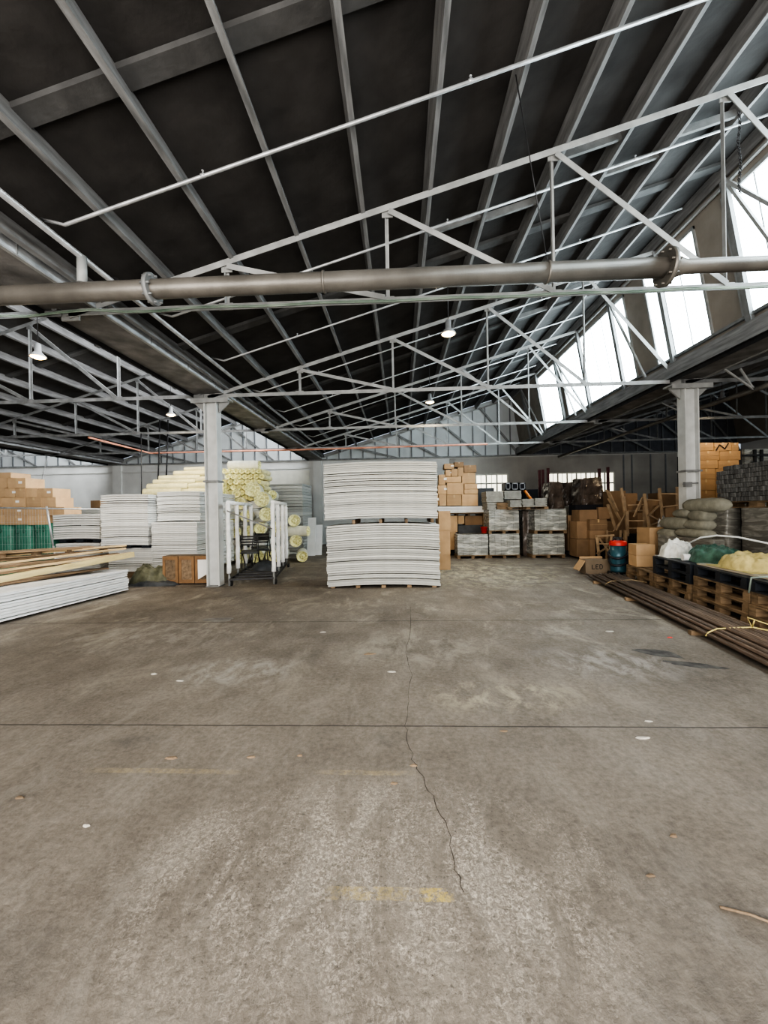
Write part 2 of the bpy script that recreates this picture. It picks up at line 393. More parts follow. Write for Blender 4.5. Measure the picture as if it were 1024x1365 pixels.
# wide rafters laid above the purlins, half way between trusses
for k in (-1, 0):
    xv = XV + k * BAY
    for j, y in enumerate((3.05, 6.85, 10.6, 14.35)):
        a = (xv + .4, y, zr(xv + .4, xv) + .19); e = (xv + RX - .1, y, zr(xv + RX - .1, xv) + .19)
        o = MB().bar(a, e, .17, .05).build('roof_rafter', RAFT)
        tag(o, f'broad dull grey rafter across the dark lining of the {BN[k]}, {ORD[j]} from the front', 'rafter', f'flat rafters of the {BN[k]}')
# noggins between purlins in the central bay
ng = [(2, 5.8, 3.05), (3, 5.9, 3), (5, 5.9, 1), (6, 6.0, 2), (7, 5.3, 2), (8, 5.9, 1), (9, 5.6, 1), (7, 9.6, 1), (8, 10.2, 1), (9, 9.5, 1), (8, 13, 1)]
for j, (i, y, _) in enumerate(ng[2:]):
    x0 = XV + .472 + .848 * i + .03; x1 = x0 + .80
    o = MB().bar((x0, y, zr(x0, XV) + .09), (x1, y, zr(x1, XV) + .09), .045, .1).build('timber_noggin', STEEL)
    tag(o, 'short pale timber noggin nailed between two purlins of the central bay', 'noggin', 'noggins between the central bay purlins')

# trusses
def truss(k, j, y):
    xv = XV + k * BAY; where = ['nearest', 'second', 'third', 'fourth', 'fifth'][j]
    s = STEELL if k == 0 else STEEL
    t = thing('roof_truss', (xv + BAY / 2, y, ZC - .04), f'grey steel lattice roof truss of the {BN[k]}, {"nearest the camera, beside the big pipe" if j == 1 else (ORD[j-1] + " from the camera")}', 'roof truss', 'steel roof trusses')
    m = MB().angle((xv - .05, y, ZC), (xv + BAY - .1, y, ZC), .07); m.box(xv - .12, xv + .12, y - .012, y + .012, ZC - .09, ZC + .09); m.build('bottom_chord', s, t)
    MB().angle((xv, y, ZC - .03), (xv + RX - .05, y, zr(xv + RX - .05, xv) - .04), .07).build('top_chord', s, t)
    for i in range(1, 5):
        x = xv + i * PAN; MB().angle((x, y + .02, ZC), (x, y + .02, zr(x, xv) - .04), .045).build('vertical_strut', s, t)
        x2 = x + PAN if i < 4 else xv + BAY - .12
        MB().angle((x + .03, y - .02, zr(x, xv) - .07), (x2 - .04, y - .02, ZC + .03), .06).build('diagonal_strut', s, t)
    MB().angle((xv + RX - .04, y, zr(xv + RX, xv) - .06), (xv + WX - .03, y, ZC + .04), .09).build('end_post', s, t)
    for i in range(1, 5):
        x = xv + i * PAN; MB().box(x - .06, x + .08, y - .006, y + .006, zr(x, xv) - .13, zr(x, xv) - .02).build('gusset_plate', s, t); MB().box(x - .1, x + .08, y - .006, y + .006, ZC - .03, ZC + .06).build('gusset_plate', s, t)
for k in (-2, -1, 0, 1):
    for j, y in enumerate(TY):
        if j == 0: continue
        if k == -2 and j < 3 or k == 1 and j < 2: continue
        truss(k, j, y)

# valley gutters
for k in (-1, 0, 1):
    xv = XV + k * BAY; nm = {-1: 'far left', 0: 'left', 1: 'right'}[k]
    t = thing('valley_gutter', (xv, 8, 4.3), f'long box gutter running away along the {nm} valley of the roof', 'gutter')
    MB().box(xv - .38, xv + .34, YB + .05, YW - .02, 4.31, 4.34).build('gutter_base', GUTD, t)
    MB().box(xv - .39, xv - .37, YB + .05, YW - .02, 4.30, 4.60).build('gutter_upstand', UPST, t)
    MB().box(xv + .345, xv + .365, YB + .05, YW - .02, 4.31, 4.55).build('gutter_side', GUTT, t)
    m = MB().box(xv + .33, xv + .375, YB + .05, YW - .02, 4.295, 4.312); m.build('gutter_lip', STEELL, t)
    MB().angle((xv - .36, YB + .05, 4.27), (xv - .36, YW - .02, 4.27), .07).build('edge_beam', DARKST, t)
    m = MB()
    for i in range(14):
        y = TY[1] + (i - 1) * 1.1
        m.box(xv + .366, xv + .372, y, y + .012, 4.32, 4.54)
    m.build('joint_straps', STEEL, t)

# clerestory wall, windows
WINS_ = {-2: [(3, 19)], -1: [(2.2, 7.1), (7.7, 12.2), (12.5, 19.2)]}  # left bay glazing runs lengthened to throw more light on the back wall
WINS = [(2.2, 4.6), (5.25, 7.09), (7.73, 9.35), (10.1, 14.15), (14.5, 16.5)]
zt_off, zb = -.42, 4.78
wn = 0
def cpt(xv, z, off=0):
    """x on the raked glazing plane at height z"""
    zt = zr(xv + RX, xv) + .2
    f = (zt - z) / (zt - 4.55)
    return xv + RX + (WX - RX) * f + off
for k in (-2, -1, 0, 1):
    xv = XV + k * BAY; zt = zr(xv + RX, xv) + .2; ztw = zt - .42
    def quad(m, y0, y1, z0, z1, off=0.0, th=.03):
        m.prism([(cpt(xv, z0, off), z0), (cpt(xv, z0, off + th), z0), (cpt(xv, z1, off + th), z1), (cpt(xv, z1, off), z1)], y0, y1)
    m = MB(); quad(m, YB, YW, 4.55, zb); quad(m, YB, YW, ztw, zt)
    wins = WINS_.get(k, WINS)
    ys = [YB] + [v for w in wins for v in w] + [YW]
    for i in range(0, len(ys), 2): quad(m, ys[i], ys[i + 1], zb, ztw)
    struct(m.build('wall_clerestory', TAN if k in (0,) else TAN))
    for j, (y0, y1) in enumerate(wins):
        wn += 1
        fr = MB(); quad(fr, y0, y0 + .05, zb, ztw, -.03, .05); quad(fr, y1 - .05, y1, zb, ztw, -.03, .05)
        quad(fr, y0, y1, zb, zb + .05, -.03, .05); quad(fr, y0, y1, ztw - .06, ztw, -.03, .05)
        n = max(2, round((y1 - y0) / .62))
        for q in range(1, n): quad(fr, y0 + (y1 - y0) * q / n - .009, y0 + (y1 - y0) * q / n + .009, zb, ztw, -.01, .03)
        f = struct(fr.build(f'window_{wn}', STEELL))
        g = MB(); quad(g, y0 + .03, y1 - .03, zb + .03, ztw - .03, .006, .008); g.build('pane', SKYPANEL if k < 0 else (SKYPANE if k < 1 else SKYPANED), f)
    # frame of posts and braces on the inside
    if k in (-1, 0):
        t = thing('clerestory_frame', (xv + RX, 8, 4.5), f'row of raked steel posts and braces inside the clerestory glazing of the {BN[k]}', 'window frame')
        yy = []
        for j in range(1, 5):
            for y in (TY[j] - 1.87, TY[j]): yy.append(y)
        yy.append(18.1)
        for i, y in enumerate(yy):
            MB().bar((cpt(xv, zt - .25, -.09), y, zt - .25), (cpt(xv, 4.5, -.09), y, 4.5), .11, .07, up=(1, 0, 0)).build('raked_post', STEEL, t)
            if i % 2 == 1 and i + 1 < len(yy):
                y2 = yy[i + 1]
                MB().bar((cpt(xv, zt - .4, -.15), y2 - .15, zt - .4), (cpt(xv, 4.6, -.15), y2 - 1.75, 4.6), .05, .05, up=(1, 0, 0)).build('brace', STEELL, t)
            if i % 2 == 0:
                MB().bar((cpt(xv, zt - .4, -.15), y - .12, zt - .4), (cpt(xv, 4.6, -.15), y - 1.0, 4.6), .045, .045, up=(1, 0, 0)).build('brace', STEELL, t)
        for z in (zt - .3, zt - .12): MB().bar((cpt(xv, z, -.06), YB + .1, z), (cpt(xv, z, -.06), YW - .05, z), .05, .05).build('head_rail', STEELL, t)
        MB().bar((cpt(xv, 4.8, -.06), YB + .1, 4.78), (cpt(xv, 4.8, -.06), YW - .05, 4.78), .05, .05).build('sill_rail', STEEL, t)

# ------------------------------------------------------------------ far wall and the gables over it
m = MB().box(XL, XR, YW, YW + .2, 0, ZC + .02)
wall = struct(m.build('wall_back', WALLL))
for k in (-2, -1, 0, 1):
    xv = XV + k * BAY; xr = xv + RX
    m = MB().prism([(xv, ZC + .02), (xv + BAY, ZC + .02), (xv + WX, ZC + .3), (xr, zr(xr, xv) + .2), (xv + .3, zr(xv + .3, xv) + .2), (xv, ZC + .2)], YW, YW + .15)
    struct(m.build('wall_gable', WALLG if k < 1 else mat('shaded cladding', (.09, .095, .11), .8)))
    gs = thing('stud_frame', (xv + BAY / 2, YW - .03, ZC), f'row of upright studs against the gable cladding of the {BN[k]}', 'stud frame')
    for i in range(1, 17):
        x = xv + i * .61
        zt = min(zr(x, xv) + .0, zr(xv + RX, xv) - max(0, x - xv - RX) * 7)
        if x < xv + RX: MB().bar((x, YW - .03, ZC), (x, YW - .03, zt), .045, .05).build('stud', STUD, gs)
    t = thing('gable_frame', (xv + BAY / 2, YW - .09, ZC - .04), f'slim steel frame along the foot and rake of the {BN[k]} gable wall', 'gable frame')
    MB().bar((xv, YW - .09, ZC), (xv + BAY, YW - .09, ZC), .06, .07).build('bottom_chord', STEEL, t)
    MB().bar((xv, YW - .09, ZC), (xr, YW - .09, zr(xr, xv) - .03), .05, .07).build('top_chord', STEELL, t)
    for i in range(1, 5):
        x = xv + i * PAN; MB().bar((x, YW - .1, zr(x, xv) - .04), (min(x + PAN, xv + BAY - .2), YW - .1, ZC), .05, .09).build('diagonal_strut', STEEL, t)
# pilasters and wall services
m = MB()
for px in (158, 424):
    x = at(px, 650, YW)[0]; struct(MB().box(x - .22, x + .22, YW - .12, YW, 0, ZC - .05).build('trim_1' if px < 200 else 'trim_2', WALLL))
struct(MB().box(XL, XV + 2.1, YW - .06, YW, ZC - .42, ZC - .33).build('trim_3', WALLL))
# thin slab, paler and creamier than the wall, left of the middle
x0, x1 = at(330, 650, YW)[0], at(405, 650, YW)[0]
struct(MB().box(x0 - 2.2, x1 + .3, YW - .03, YW, 0, ZC - .5).build('trim_4', mat('cream wall stretch', (.62, .61, .54), .7, 0, .08, 3)))
# right part of the far wall: bare concrete panels, joints, dark opening
x0, x1 = at(600, 650, YW)[0], at(903, 650, YW)[0]
m = MB().box(x0, x1, YW - .03, YW, 0, ZC - .08)
struct(m.build('wall_concrete', mat('bare concrete wall', (.34, .325, .30), .85, 0, .22, .8, .2, 20)))
for i, px in enumerate((843, 868, 832, 888)):
    x = at(px, 640, YW - .05)[0]; struct(MB().box(x - .03, x + .03, YW - .05, YW - .03, 0, ZC - .1).build(f'trim_{5+i}', STUD))
struct(MB().box(x1, XR, YW - .03, YW, 0, 4.0).build('door_1', DVOID))  # flat near-black slab; the unlit void is put into its colour
# wall windows, small panes
def wall_window(n, px0, py0, px1, py1, cols, rows):
    x0, z1 = at(px0, py0, YW - .05); x1, z0 = at(px1, py1, YW - .05)
    f = MB(); w = .035
    for i in range(cols + 1): x = x0 + (x1 - x0) * i / cols; f.box(x - w, x + w, YW - .08, YW - .03, z0, z1)
    for i in range(rows + 1): z = z0 + (z1 - z0) * i / rows; f.box(x0, x1, YW - .075, YW - .03, z - w, z + w)
    for i in range(cols):
        xx = x0 + (x1 - x0) * (i + .5) / cols; f.box(xx - .012, xx + .012, YW - .07, YW - .04, z0, z1)
    fr = struct(f.build(f'window_{n}', mat('window frame paint', (.5, .5, .46), .6)))
    MB().box(x0, x1, YW - .045, YW - .035, z0, z1).build('pane', WALLPANE, fr)
wall_window(31, 634, 633, 677, 656, 3, 2)
wall_window(32, 731, 631, 819, 658, 7, 2)
# side and front walls
struct(MB().box(XL - .2, XL, YB, YW, 0, 6).build('wall_left', WALLL))
struct(MB().box(XR, XR + .2, YB, YW, 0, 7.4).build('wall_right', WALLL))
struct(MB().box(XL, XR, YB - .2, YB, 0, 7.4).build('wall_front', WALLL))

# ------------------------------------------------------------------ columns
def column(x, label):
    y = TY[2]; t = thing('steel_column', (x, y, 0), label, 'column', None)
    m = MB().box(x - .145, x - .12, y - .12, y + .12, 0, 4.12).box(x + .12, x + .145, y - .12, y + .12, 0, 4.12).box(x - .12, x + .12, y - .015, y + .015, 0, 4.12)
    m.build('shaft', mat('column paint', (.52, .53, .52), .5, .05, .12, 4, .1, 30), t)
    MB().box(x - .42, x + .42, y - .15, y + .15, 4.14, 4.18).box(x - .42, x + .42, y - .15, y - .13, 4.08, 4.14).build('cap_plate', STEELL, t)
    for s in (-1, 1): MB().prism([(x + s * .165, 3.88), (x + s * .38, 4.08), (x + s * .38, 4.14), (x + s * .165, 4.14)], y - .02, y + .02).build('gusset', STEELL, t)
    MB().box(x - .15, x + .15, y - .15, y + .15, 0, .02).build('base_plate', STEEL, t)
    MB().box(x - .17, x + .17, y - .15, y + .15, 2.32, 2.36).build('band', STEEL, t)
    return t
column(at(286, 700, TY[2])[0], 'pale steel column standing among the white board stacks on the left')
c2 = column(at(919, 640, TY[2])[0], 'pale steel column rising behind the grey sacks on the right')
m = MB(); x = at(919, 640, TY[2])[0]
m.box(x - .22, x - .08, TY[2] - .2, TY[2] - .13, 2.0, 2.1); m.tube([(x - .25, TY[2] - .17, 2.06), (x + .06, TY[2] - .17, 2.08)], .012, 6); m.build('cable_bracket', STEEL, c2)

# ------------------------------------------------------------------ pipes
Yp = 4.30
t = thing('water_main', (0, Yp, 4.1), 'big dull grey pipe with bolted flanges crossing the whole hall under the roof', 'pipe')
pz = P3(512, 372.5, Yp).z
xa, xb, xe = at(203, 380, Yp)[0], at(888, 360, Yp)[0], 9.5
MB().tube([(-9.5, Yp, pz), (xb, Yp, pz)], .101, 24).build('main_pipe', PIPE, t)
MB().tube([(xb, Yp, pz), (xb + .1, Yp, pz), (xb + .2, Yp, pz), (xe, Yp, pz)], .075, 20, rs=[.105, .1, .072, .072]).build('reduced_pipe', PIPE, t)
def flange(x, r, dx=.022):
    m = MB(); m.tube([(x - dx, Yp, pz), (x + dx, Yp, pz)], r, 24)
    for q in range(8):
        a = q * PI / 4; m.tube([(x - dx - .03, Yp + math.cos(a) * (r - .025), pz + math.sin(a) * (r - .025)), (x + dx + .03, Yp + math.cos(a) * (r - .025), pz + math.sin(a) * (r - .025))], .012, 6)
    return m
flange(xa, .165).build('flange', STEEL, t); flange(xb, .19).build('flange', PIPE, t)
m = MB()
for px in (432, 730): x = at(px, 370, Yp)[0]; m.tube([(x - .012, Yp, pz), (x + .012, Yp, pz)], .112, 24)
m.build('pipe_collars', PIPE, t)
for px in (730,):
    x = at(px, 350, Yp)[0]; MB().tube([(x, Yp, pz + .1), (at(688, 120, 4.0)[0], 4.0, zr(1.3, XV) + .05)], .006, 6).build('hanger_rod', DARKST, t)
# sprinkler feed along the left gutter
sx, sz = XV + .76, 4.60
t = thing('sprinkler_feed', (sx, 8, sz), 'slim galvanised pipe running away beside the left roof gutter', 'pipe')
MB().tube([(sx, YB + .3, sz - .1), (sx, 18.6, sz - .1)], .033, 12).build('feed_pipe', GALV, t)
y = 4.30; MB().tube([(sx, y, pz + .1), (sx, y, sz - .09)], .05, 12).build('riser', STEELL, t)
m = MB().tube([(sx, 4.8, sz - .1), (sx, 4.84, sz - .1)], .075, 16); m.tube([(sx, 4.92, sz - .1), (sx, 4.96, sz - .1)], .06, 16); m.build('coupling', DARKST, t)
# sprinkler branches following the roof slope
for j, y in enumerate((3.8, 5.65, 7.35, 9.3, 11.2, 13.1, 15.0, 17.0)):
    x0, x1 = XV + 1.0, XV + 9.4
    t = thing('sprinkler_branch', (x0, y, zr(x0, XV) - .1), f'thin sprinkler pipe rising with the central bay roof, {ORD[j]} from the front', 'pipe', 'sprinkler branch pipes')
    MB().tube([(sx, y, sz - .1), (sx, y, zr(x0, XV) - .09 + .12), (x0, y, zr(x0, XV) - .04), (x1, y, zr(x1, XV) - .04)], .017, 8).build('branch_pipe', GALV, t)
    for q in range(3):
        x = XV + 2.4 + 2.6 * q; z = zr(x, XV) - .04
        m = MB().tube([(x - .02, y, z), (x + .02, y, z + .01)], .021, 8); m.tube([(x, y, z), (x, y, z + .05)], .007, 6); m.lathe([(.001, .05), (.014, .05), (.014, .054), (.001, .056)], (x, y, z), 8)
        m.build('sprinkler_head', GALV, t)
# green cable strapped along the nearest truss chord
b = MB(); pts = []
for i in range(25):
    px = i * 44 - 10; py = 424 - 39 * (px / 1024) + 3 * math.sin(i * 1.7) * (1 if px < 250 else .3)
    pts.append(P3(px, py - 3, 4.93))
b.tube(pts, .009, 8); b.tube([p + Vector((0, .01, .024)) for p in pts], .006, 6)
tag(b.build('power_cable', GREENC), 'green cable strung along the nearest truss below the big pipe', 'cable')
# orange painted pipe on the fourth truss
b = MB().tube([P3(118, 583, 13.2), P3(200, 604, 16.1), P3(420, 599, 16.1), P3(650, 592, 16.1)], .035, 10)
tag(b.build('gas_pipe', ORPIPE), 'orange painted pipe along the far truss chord above the stacks', 'pipe')
# right-hand drop pipe hung below the right valley
t = thing('drain_pipe', (6.6, 8, 3.9), 'grey drain pipe hung on brackets under the right roof valley', 'pipe')
MB().tube([P3(1040, 507, 7.6), P3(1014, 517, 8.0), P3(929, 545, 10.0), P3(842, 575, 13.5), P3(745, 609, 19.0)], .05, 12).build('pipe_run', PIPE, t)
for px, py, Y in ((1005, 519, 8.1), (912, 551, 10.6), (838, 577, 13.8)):
    p = P3(px, py, Y); m = MB().bar(p, (p.x - .25, Y, 4.28), .03, .03); m.bar(p, (p.x - .55, Y, 4.28), .03, .03); m.build('hanger', STEELL, t)
# dark cables dropping by the far-left wall
for j, (px, y0, y1, Y) in enumerate(((188, 578, 700, 12.4), (213, 560, 655, 16.0), (224, 560, 650, 16.1))):
    p = P3(px, y0, Y); q = P3(px - (0 if j == 0 else 3), y1, Y)
    tag(MB().tube([p, (p + q) / 2 + Vector((.02, 0, 0)), q], .018 if j == 0 else .03, 6).build('drop_cable', DARKST), ['thin black cable dropping behind the white stacks left of the column', 'thick dark cable hanging before the back wall, left of a pair', 'thick dark cable hanging before the back wall, right of a pair'][j], 'cable')
# chain near the right ridge
p = P3(985, 150, 4.5); b = MB()
for i in range(26): c = p + Vector((.01 * math.sin(i * .5), 0, -.035 * i)); b.tube([c + Vector((.012 * math.cos(a), .012 * math.sin(a) * (i % 2), .022 * math.sin(a))) for a in [q * PI / 3 for q in range(7)]], .004, 5, cap=False)
tag(b.build('hanging_chain', DARKST), 'dark chain hanging from the roof near the upper right', 'chain')

# ------------------------------------------------------------------ lamps
def lamp(x, y, z, xv, label):
    t = thing('pendant_lamp', (x, y, z), label, 'lamp', None)
    MB().lathe([(.02, .26), (.05, .24), (.055, .10), (.13, .02), (.14, 0), (.12, 0)], (x, y, z), 20).build('reflector', GALV, t)
    MB().lathe([(.001, -.03), (.07, -.022), (.118, .004), (.118, .012), (.001, .014)], (x, y, z - .005), 20).build('lamp_disc', LAMPG, t)
    MB().tube([(x, y, z + .28), (x, y, zr(x, xv) + .2)], .008, 6).build('drop_rod', DARKST, t)
    l = bpy.data.lights.new('bulb', 'SPOT'); l.energy = 160; l.color = (1, .78, .5); l.spot_size = 2.6; l.spot_blend = .6; l.shadow_soft_size = .15
    o = bpy.data.objects.new('bulb', l); COL.objects.link(o); o.parent = t; o.location = (0, 0, -.04)
lamp(.92, 7.2, 4.77, XV, 'lit pendant lamp nearest the middle of the roof, above the central board stack')
lamp(.92, 11.7, 4.77, XV, 'small lit pendant lamp further back in the central bay')
lamp(-6.75, 7.2, 4.62, XV - BAY, 'lit pendant lamp at the left edge of the view under the left bay')
lamp(-6.85, 11.7, 4.62, XV - BAY, 'small lit pendant lamp in the left bay behind the column')
lamp(9.2, 11.7, 4.60, XV + BAY, 'lit pendant lamp right of the right-hand column')

# ------------------------------------------------------------------ stock: pallets
def pallet_obj(name, m, L=1.2, W=.8, H=.144, black=False):
    """pallet with its long side along y, origin at the middle of its base"""
    t = thing(name, (0, 0, 0), '', 'pallet')
    d = MB(); n = 5 if not black else 7
    for i in range(n): x = -W / 2 + (W - .12) * i / (n - 1); d.box(x, x + .12, -L / 2, L / 2, H - .022, H)
    for i in range(3): y = -L / 2 + (L - .1) * i / 2; d.box(-W / 2, W / 2, y, y + .1, H - .04, H - .022)
    d.build('deck', m, t, origin=(0, 0, 0))
    for x in (-W / 2, -.07, W / 2 - .14):
        for y in (-L / 2, -.06, L / 2 - .12): MB().box(x, x + .14, y, y + .12, .02, H - .04).build('block', m, t, origin=(0, 0, 0))
    for x in (-W / 2, -.07, W / 2 - .14): MB().box(x, x + .14, -L / 2, L / 2, 0, .02).build('skid', m, t, origin=(0, 0, 0))
    return t
PW = pallet_obj('wooden_pallet', WOOD); PWK = kids(PW)
PB = pallet_obj('plastic_pallet', BLACKP, black=True); PBK = kids(PB)
used = {'w': False, 'b': False}
def pallet(kind, x, y, z, rz, label, sx=1, sy=1, sz=1, group=None):
    src, ks = (PW, PWK) if kind == 'w' else (PB, PBK)
    if not used[kind]: used[kind] = True; r = src; r.location = (x, y, z); r.rotation_euler[2] = rz; r['label'] = label
    else: r = copy_tree(src, (x, y, z), rz, label, ks=ks)
    if group: r['group'] = group
    elif 'group' in r: del r['group']
    r.scale = (sx, sy, sz); return r

# ------------------------------------------------------------------ stock: sheets
def sheet_mesh(name, w, d, t, hog, m, n=14, tilt=0):
    b = MB()
    def zz(u): return hog * (1 - (2 * u - 1) ** 2) + tilt * u
    vs = []
    for i in range(n + 1):
        u = i / n
        for y in (-d / 2, d / 2):
            for z in (0, t): vs.append((-w / 2 + w * u, y, z + zz(u)))
    fs = []
    for i in range(n):
        a, c = 4 * i, 4 * i + 4
        fs += [(a, c, c + 1, a + 1), (a + 2, a + 3, c + 3, c + 2), (a, a + 2, c + 2, c), (a + 1, c + 1, c + 3, a + 3)]
    fs += [(0, 1, 3, 2), (4 * n, 4 * n + 2, 4 * n + 3, 4 * n + 1)]
    b.add(vs, fs)
    return b.build(name, m, origin=(0, 0, 0))
def sheet_stack(x0, x1, y0, y1, z0, z1, n, label, group, m=BOARD, hog=0.0, jit=.008, name='board_sheet', tilt=0, rz=0):
    w, d = x1 - x0, y1 - y0; h = (z1 - z0 - max(hog, 0) * 0) / n
    src = [sheet_mesh(name, w, d, h * .88, hog, m, tilt=tilt), sheet_mesh(name, w, d, h * .62, hog, m, tilt=tilt), sheet_mesh(name, w, d, h * .78, hog, m, tilt=tilt)]
    used_ = [0, 0, 0]
    for i in range(n):
        rr_ = R(); q = 0 if rr_ < .5 else (1 if rr_ < .72 else 2)
        if not used_[q]: o = src[q]; used_[q] = 1
        else: o = src[q].copy(); COL.objects.link(o)
        o.location = ((x0 + x1) / 2 + U(-jit, jit), (y0 + y1) / 2 + U(-jit, jit), z0 + h * i); o.rotation_euler[2] = rz + U(-.002, .002)
        tag(o, label, 'board', group)
    for q in (0, 1, 2):
        if not used_[q]: bpy.data.objects.remove(src[q])

# centre stack, two bundles on bearers
for i, x in enumerate((-1.45, -.92, -.38, .16, .68)):
    b = MB().box(x - .045, x + .045, 8.33, 9.5, 0, .055 if i in (1, 2, 3) else .03)
    tag(b.build('timber_bearer', WOOD), f'short wooden bearer under the central board stack, {ORD[i]} from the left', 'bearer', 'bearers under the central stack')
sheet_stack(-1.56, .80, 8.30, 9.52, .03, 1.315, 27, 'white board sheet in the lower bundle of the tall central stack', 'boards in the lower central bundle', BOARDG, hog=.045, jit=.014)
for i, x in enumerate((-.99, -.42, .12, .66)):
    b = MB().box(x - .03, x + .03, 8.33, 9.5, 1.35, 1.435)
    tag(b.build('timber_bearer', WOODD), f'dark bearer between the two bundles of the central stack, {ORD[i]} from the left', 'bearer', 'bearers between the central bundles')
sheet_stack(-1.60, .77, 8.30, 9.52, 1.435, 2.62, 27, 'white board sheet in the upper bundle of the tall central stack', 'boards in the upper central bundle', BOARDG, hog=.035, jit=.014)

# left stacks
def X(px, Y, py=700): return at(px, py, Y)[0]
def Zz(px, py, Y): return at(px, py, Y)[1]
Yb = 10.0
pallet('w', X(166, Yb + .5), Yb + .65, 0, 0, 'wooden pallet under the low white stack left of the cabinet', 1.45, 1)
sheet_stack(X(140, Yb), X(199, Yb), Yb + .1, Yb + 2.2, .144, Zz(170, 730, Yb) - .02, 12, 'white board in the low stack below the tall left stack', 'boards in the low left stack', hog=.01)
z = Zz(170, 730, Yb)
pallet('b', X(167, Yb), Yb + .65, z - .02, 0, 'dark pallet between the two white stacks at left', 1.5, 1, .5)
sheet_stack(X(134, Yb), X(197, Yb), Yb + .02, Yb + 2.1, z + .055, Zz(165, 659, Yb), 24, 'white board in the tall upper stack left of the column', 'boards in the tall upper left stack', hog=.015, jit=.012)
zd = Zz(230, 696, Yb)
pallet('w', X(230, Yb), Yb + .7, 0, 0, 'wooden pallet hidden behind the wooden cabinet', 1.4, 1)
sheet_stack(X(200, Yb), X(261, Yb), Yb + .05, Yb + 2.3, .144, zd, 26, 'white board in the stack right behind the wooden cabinet', 'boards in the stack behind the cabinet', hog=.004, jit=.012)
sheet_stack(X(200, Yb) - .02, X(258, Yb), Yb + .35, Yb + 2.6, zd + .02, Zz(225, 655, Yb + .35), 18, 'white board in the stack just below the yellow rolls', 'boards below the yellow rolls', hog=.015, jit=.012)
Ya = 10.6
sheet_stack(X(74, Ya), X(135, Ya) - .05, Ya, Ya + 2, .02, Zz(100, 724, Ya), 11, 'white board in the bottom stack beside the green wrapped bales', 'bottom boards beside the green bales', hog=.01)
pallet('b', X(105, Ya), Ya + .62, Zz(100, 723.5, Ya) + .005, 0, 'dark pallet under the short white stack beside the cartons', 1.45, 1, .6)
sheet_stack(X(71, Ya), X(135, Ya) - .05, Ya, Ya + 2, Zz(100, 723.5, Ya) + .095, Zz(100, 686, Ya), 11, 'white board in the short stack beside the cartons', 'short stack beside the cartons', hog=.02)
# long white panels in the left foreground
x0, x1 = -7.35, -6.0
sheet_stack(x0, x1, 4.6, 8.3, .04, .47, 9, 'long white coated panel in the low stack at the left edge', 'long white panels at the left edge', WHITEP, hog=0, jit=.012, name='coated_panel', rz=-.10)
for i, y in enumerate((5.4, 6.6, 7.8)):
    tag(MB().box(-7.2, -6.1 + .12 * (1 - i), y - .04, y + .04, 0, .04).build('timber_bearer', WOODD), f'thin bearer under the long white panels, {ORD[i]} from the front', 'bearer', 'bearers under the white panels')
# planks on top, fanned
pl_ = [  # left end (px,py), right tip (px,py), depth left/right, material
 (-30, 779, 120, 757, 6.1, 7.9, 1), (-30, 773, 142, 752, 6.2, 8.0, 1), (-30, 776, 165, 741, 6.3, 8.2, 0), (-30, 768, 150, 745, 6.4, 8.2, 2), (-30, 765, 176, 737, 6.5, 8.3, 0),
 (-30, 760, 158, 738, 6.6, 8.4, 2), (-30, 757, 140, 740, 6.7, 8.4, 1), (-30, 755, 167, 731, 6.8, 8.5, 0), (-30, 750, 135, 736, 6.9, 8.5, 2), (-30, 747, 150, 733, 7.0, 8.6, 2), (-30, 744, 168, 727, 7.1, 8.7, 0), (-30, 741, 132, 731, 7.2, 8.7, 1)]
for i, (a0, a1, b0, b1, Y0, Y1, mm) in enumerate(pl_):
    a = P3(a0, a1, Y0); e = P3(b0, b1, Y1)
    a.z = max(a.z, .50); e.z = max(e.z, .50)
    if i < 2: a.z = .497 + .034 * i; e.z = a.z
    u = e - a; L = u.length
    m = MB().box(-.075, .075, -L / 2, L / 2, -.016, .016)
    o = m.build('timber_plank', [WOODL, WOODD, WOOD][mm], origin=(0, 0, 0)); o.location = (a + e) / 2
    o.rotation_euler = u.to_track_quat('Y', 'Z').to_euler()
    tag(o, f'{["pale", "dark weathered", "brown"][mm]} timber plank on the white panels at left, {ORD[i]} up the pile', 'plank', 'planks on the white panels')
def beam_obj(a, e, w, h, m, nm, lab, cat):
    u = e - a; L = u.length; o = MB().box(-w / 2, w / 2, -L / 2, L / 2, -h / 2, h / 2).build(nm, m, origin=(0, 0, 0)); o.location = (a + e) / 2
    o.rotation_euler = u.to_track_quat('Y', 'Z').to_euler(); return tag(o, lab, cat)
beam_obj(P3(-40, 780, 5.7), P3(178, 739, 8.0), .06, .10, mat('pale yellow timber', (.60, .50, .26), .8, 0, .2, 4, .3, 20, stretch=(4, .7, 4)), 'timber_beam', 'pale yellow timber beam along the aisle side of the plank pile', 'beam')
a, e = P3(-30, 738, 7.0), P3(127, 729, 8.6)
t = thing('slatted_panel', ((a + e) / 2)[:], 'brown slatted wooden panel lying on top of the plank pile at left', 'panel')
MB().bar(a, e, .7, .02).build('top_board', WOOD, t); MB().bar(a - Vector((-.3, 0, .09)), e - Vector((-.3, 0, .09)), .08, .02).build('bottom_board', WOODD, t)
for f in (.05, .33, .62, .95): c = a.lerp(e, f) + Vector((.3, 0, -.045)); MB().box(c.x - .05, c.x + .05, c.y - .06, c.y + .06, c.z - .035, c.z + .035).build('block', WOODD, t)

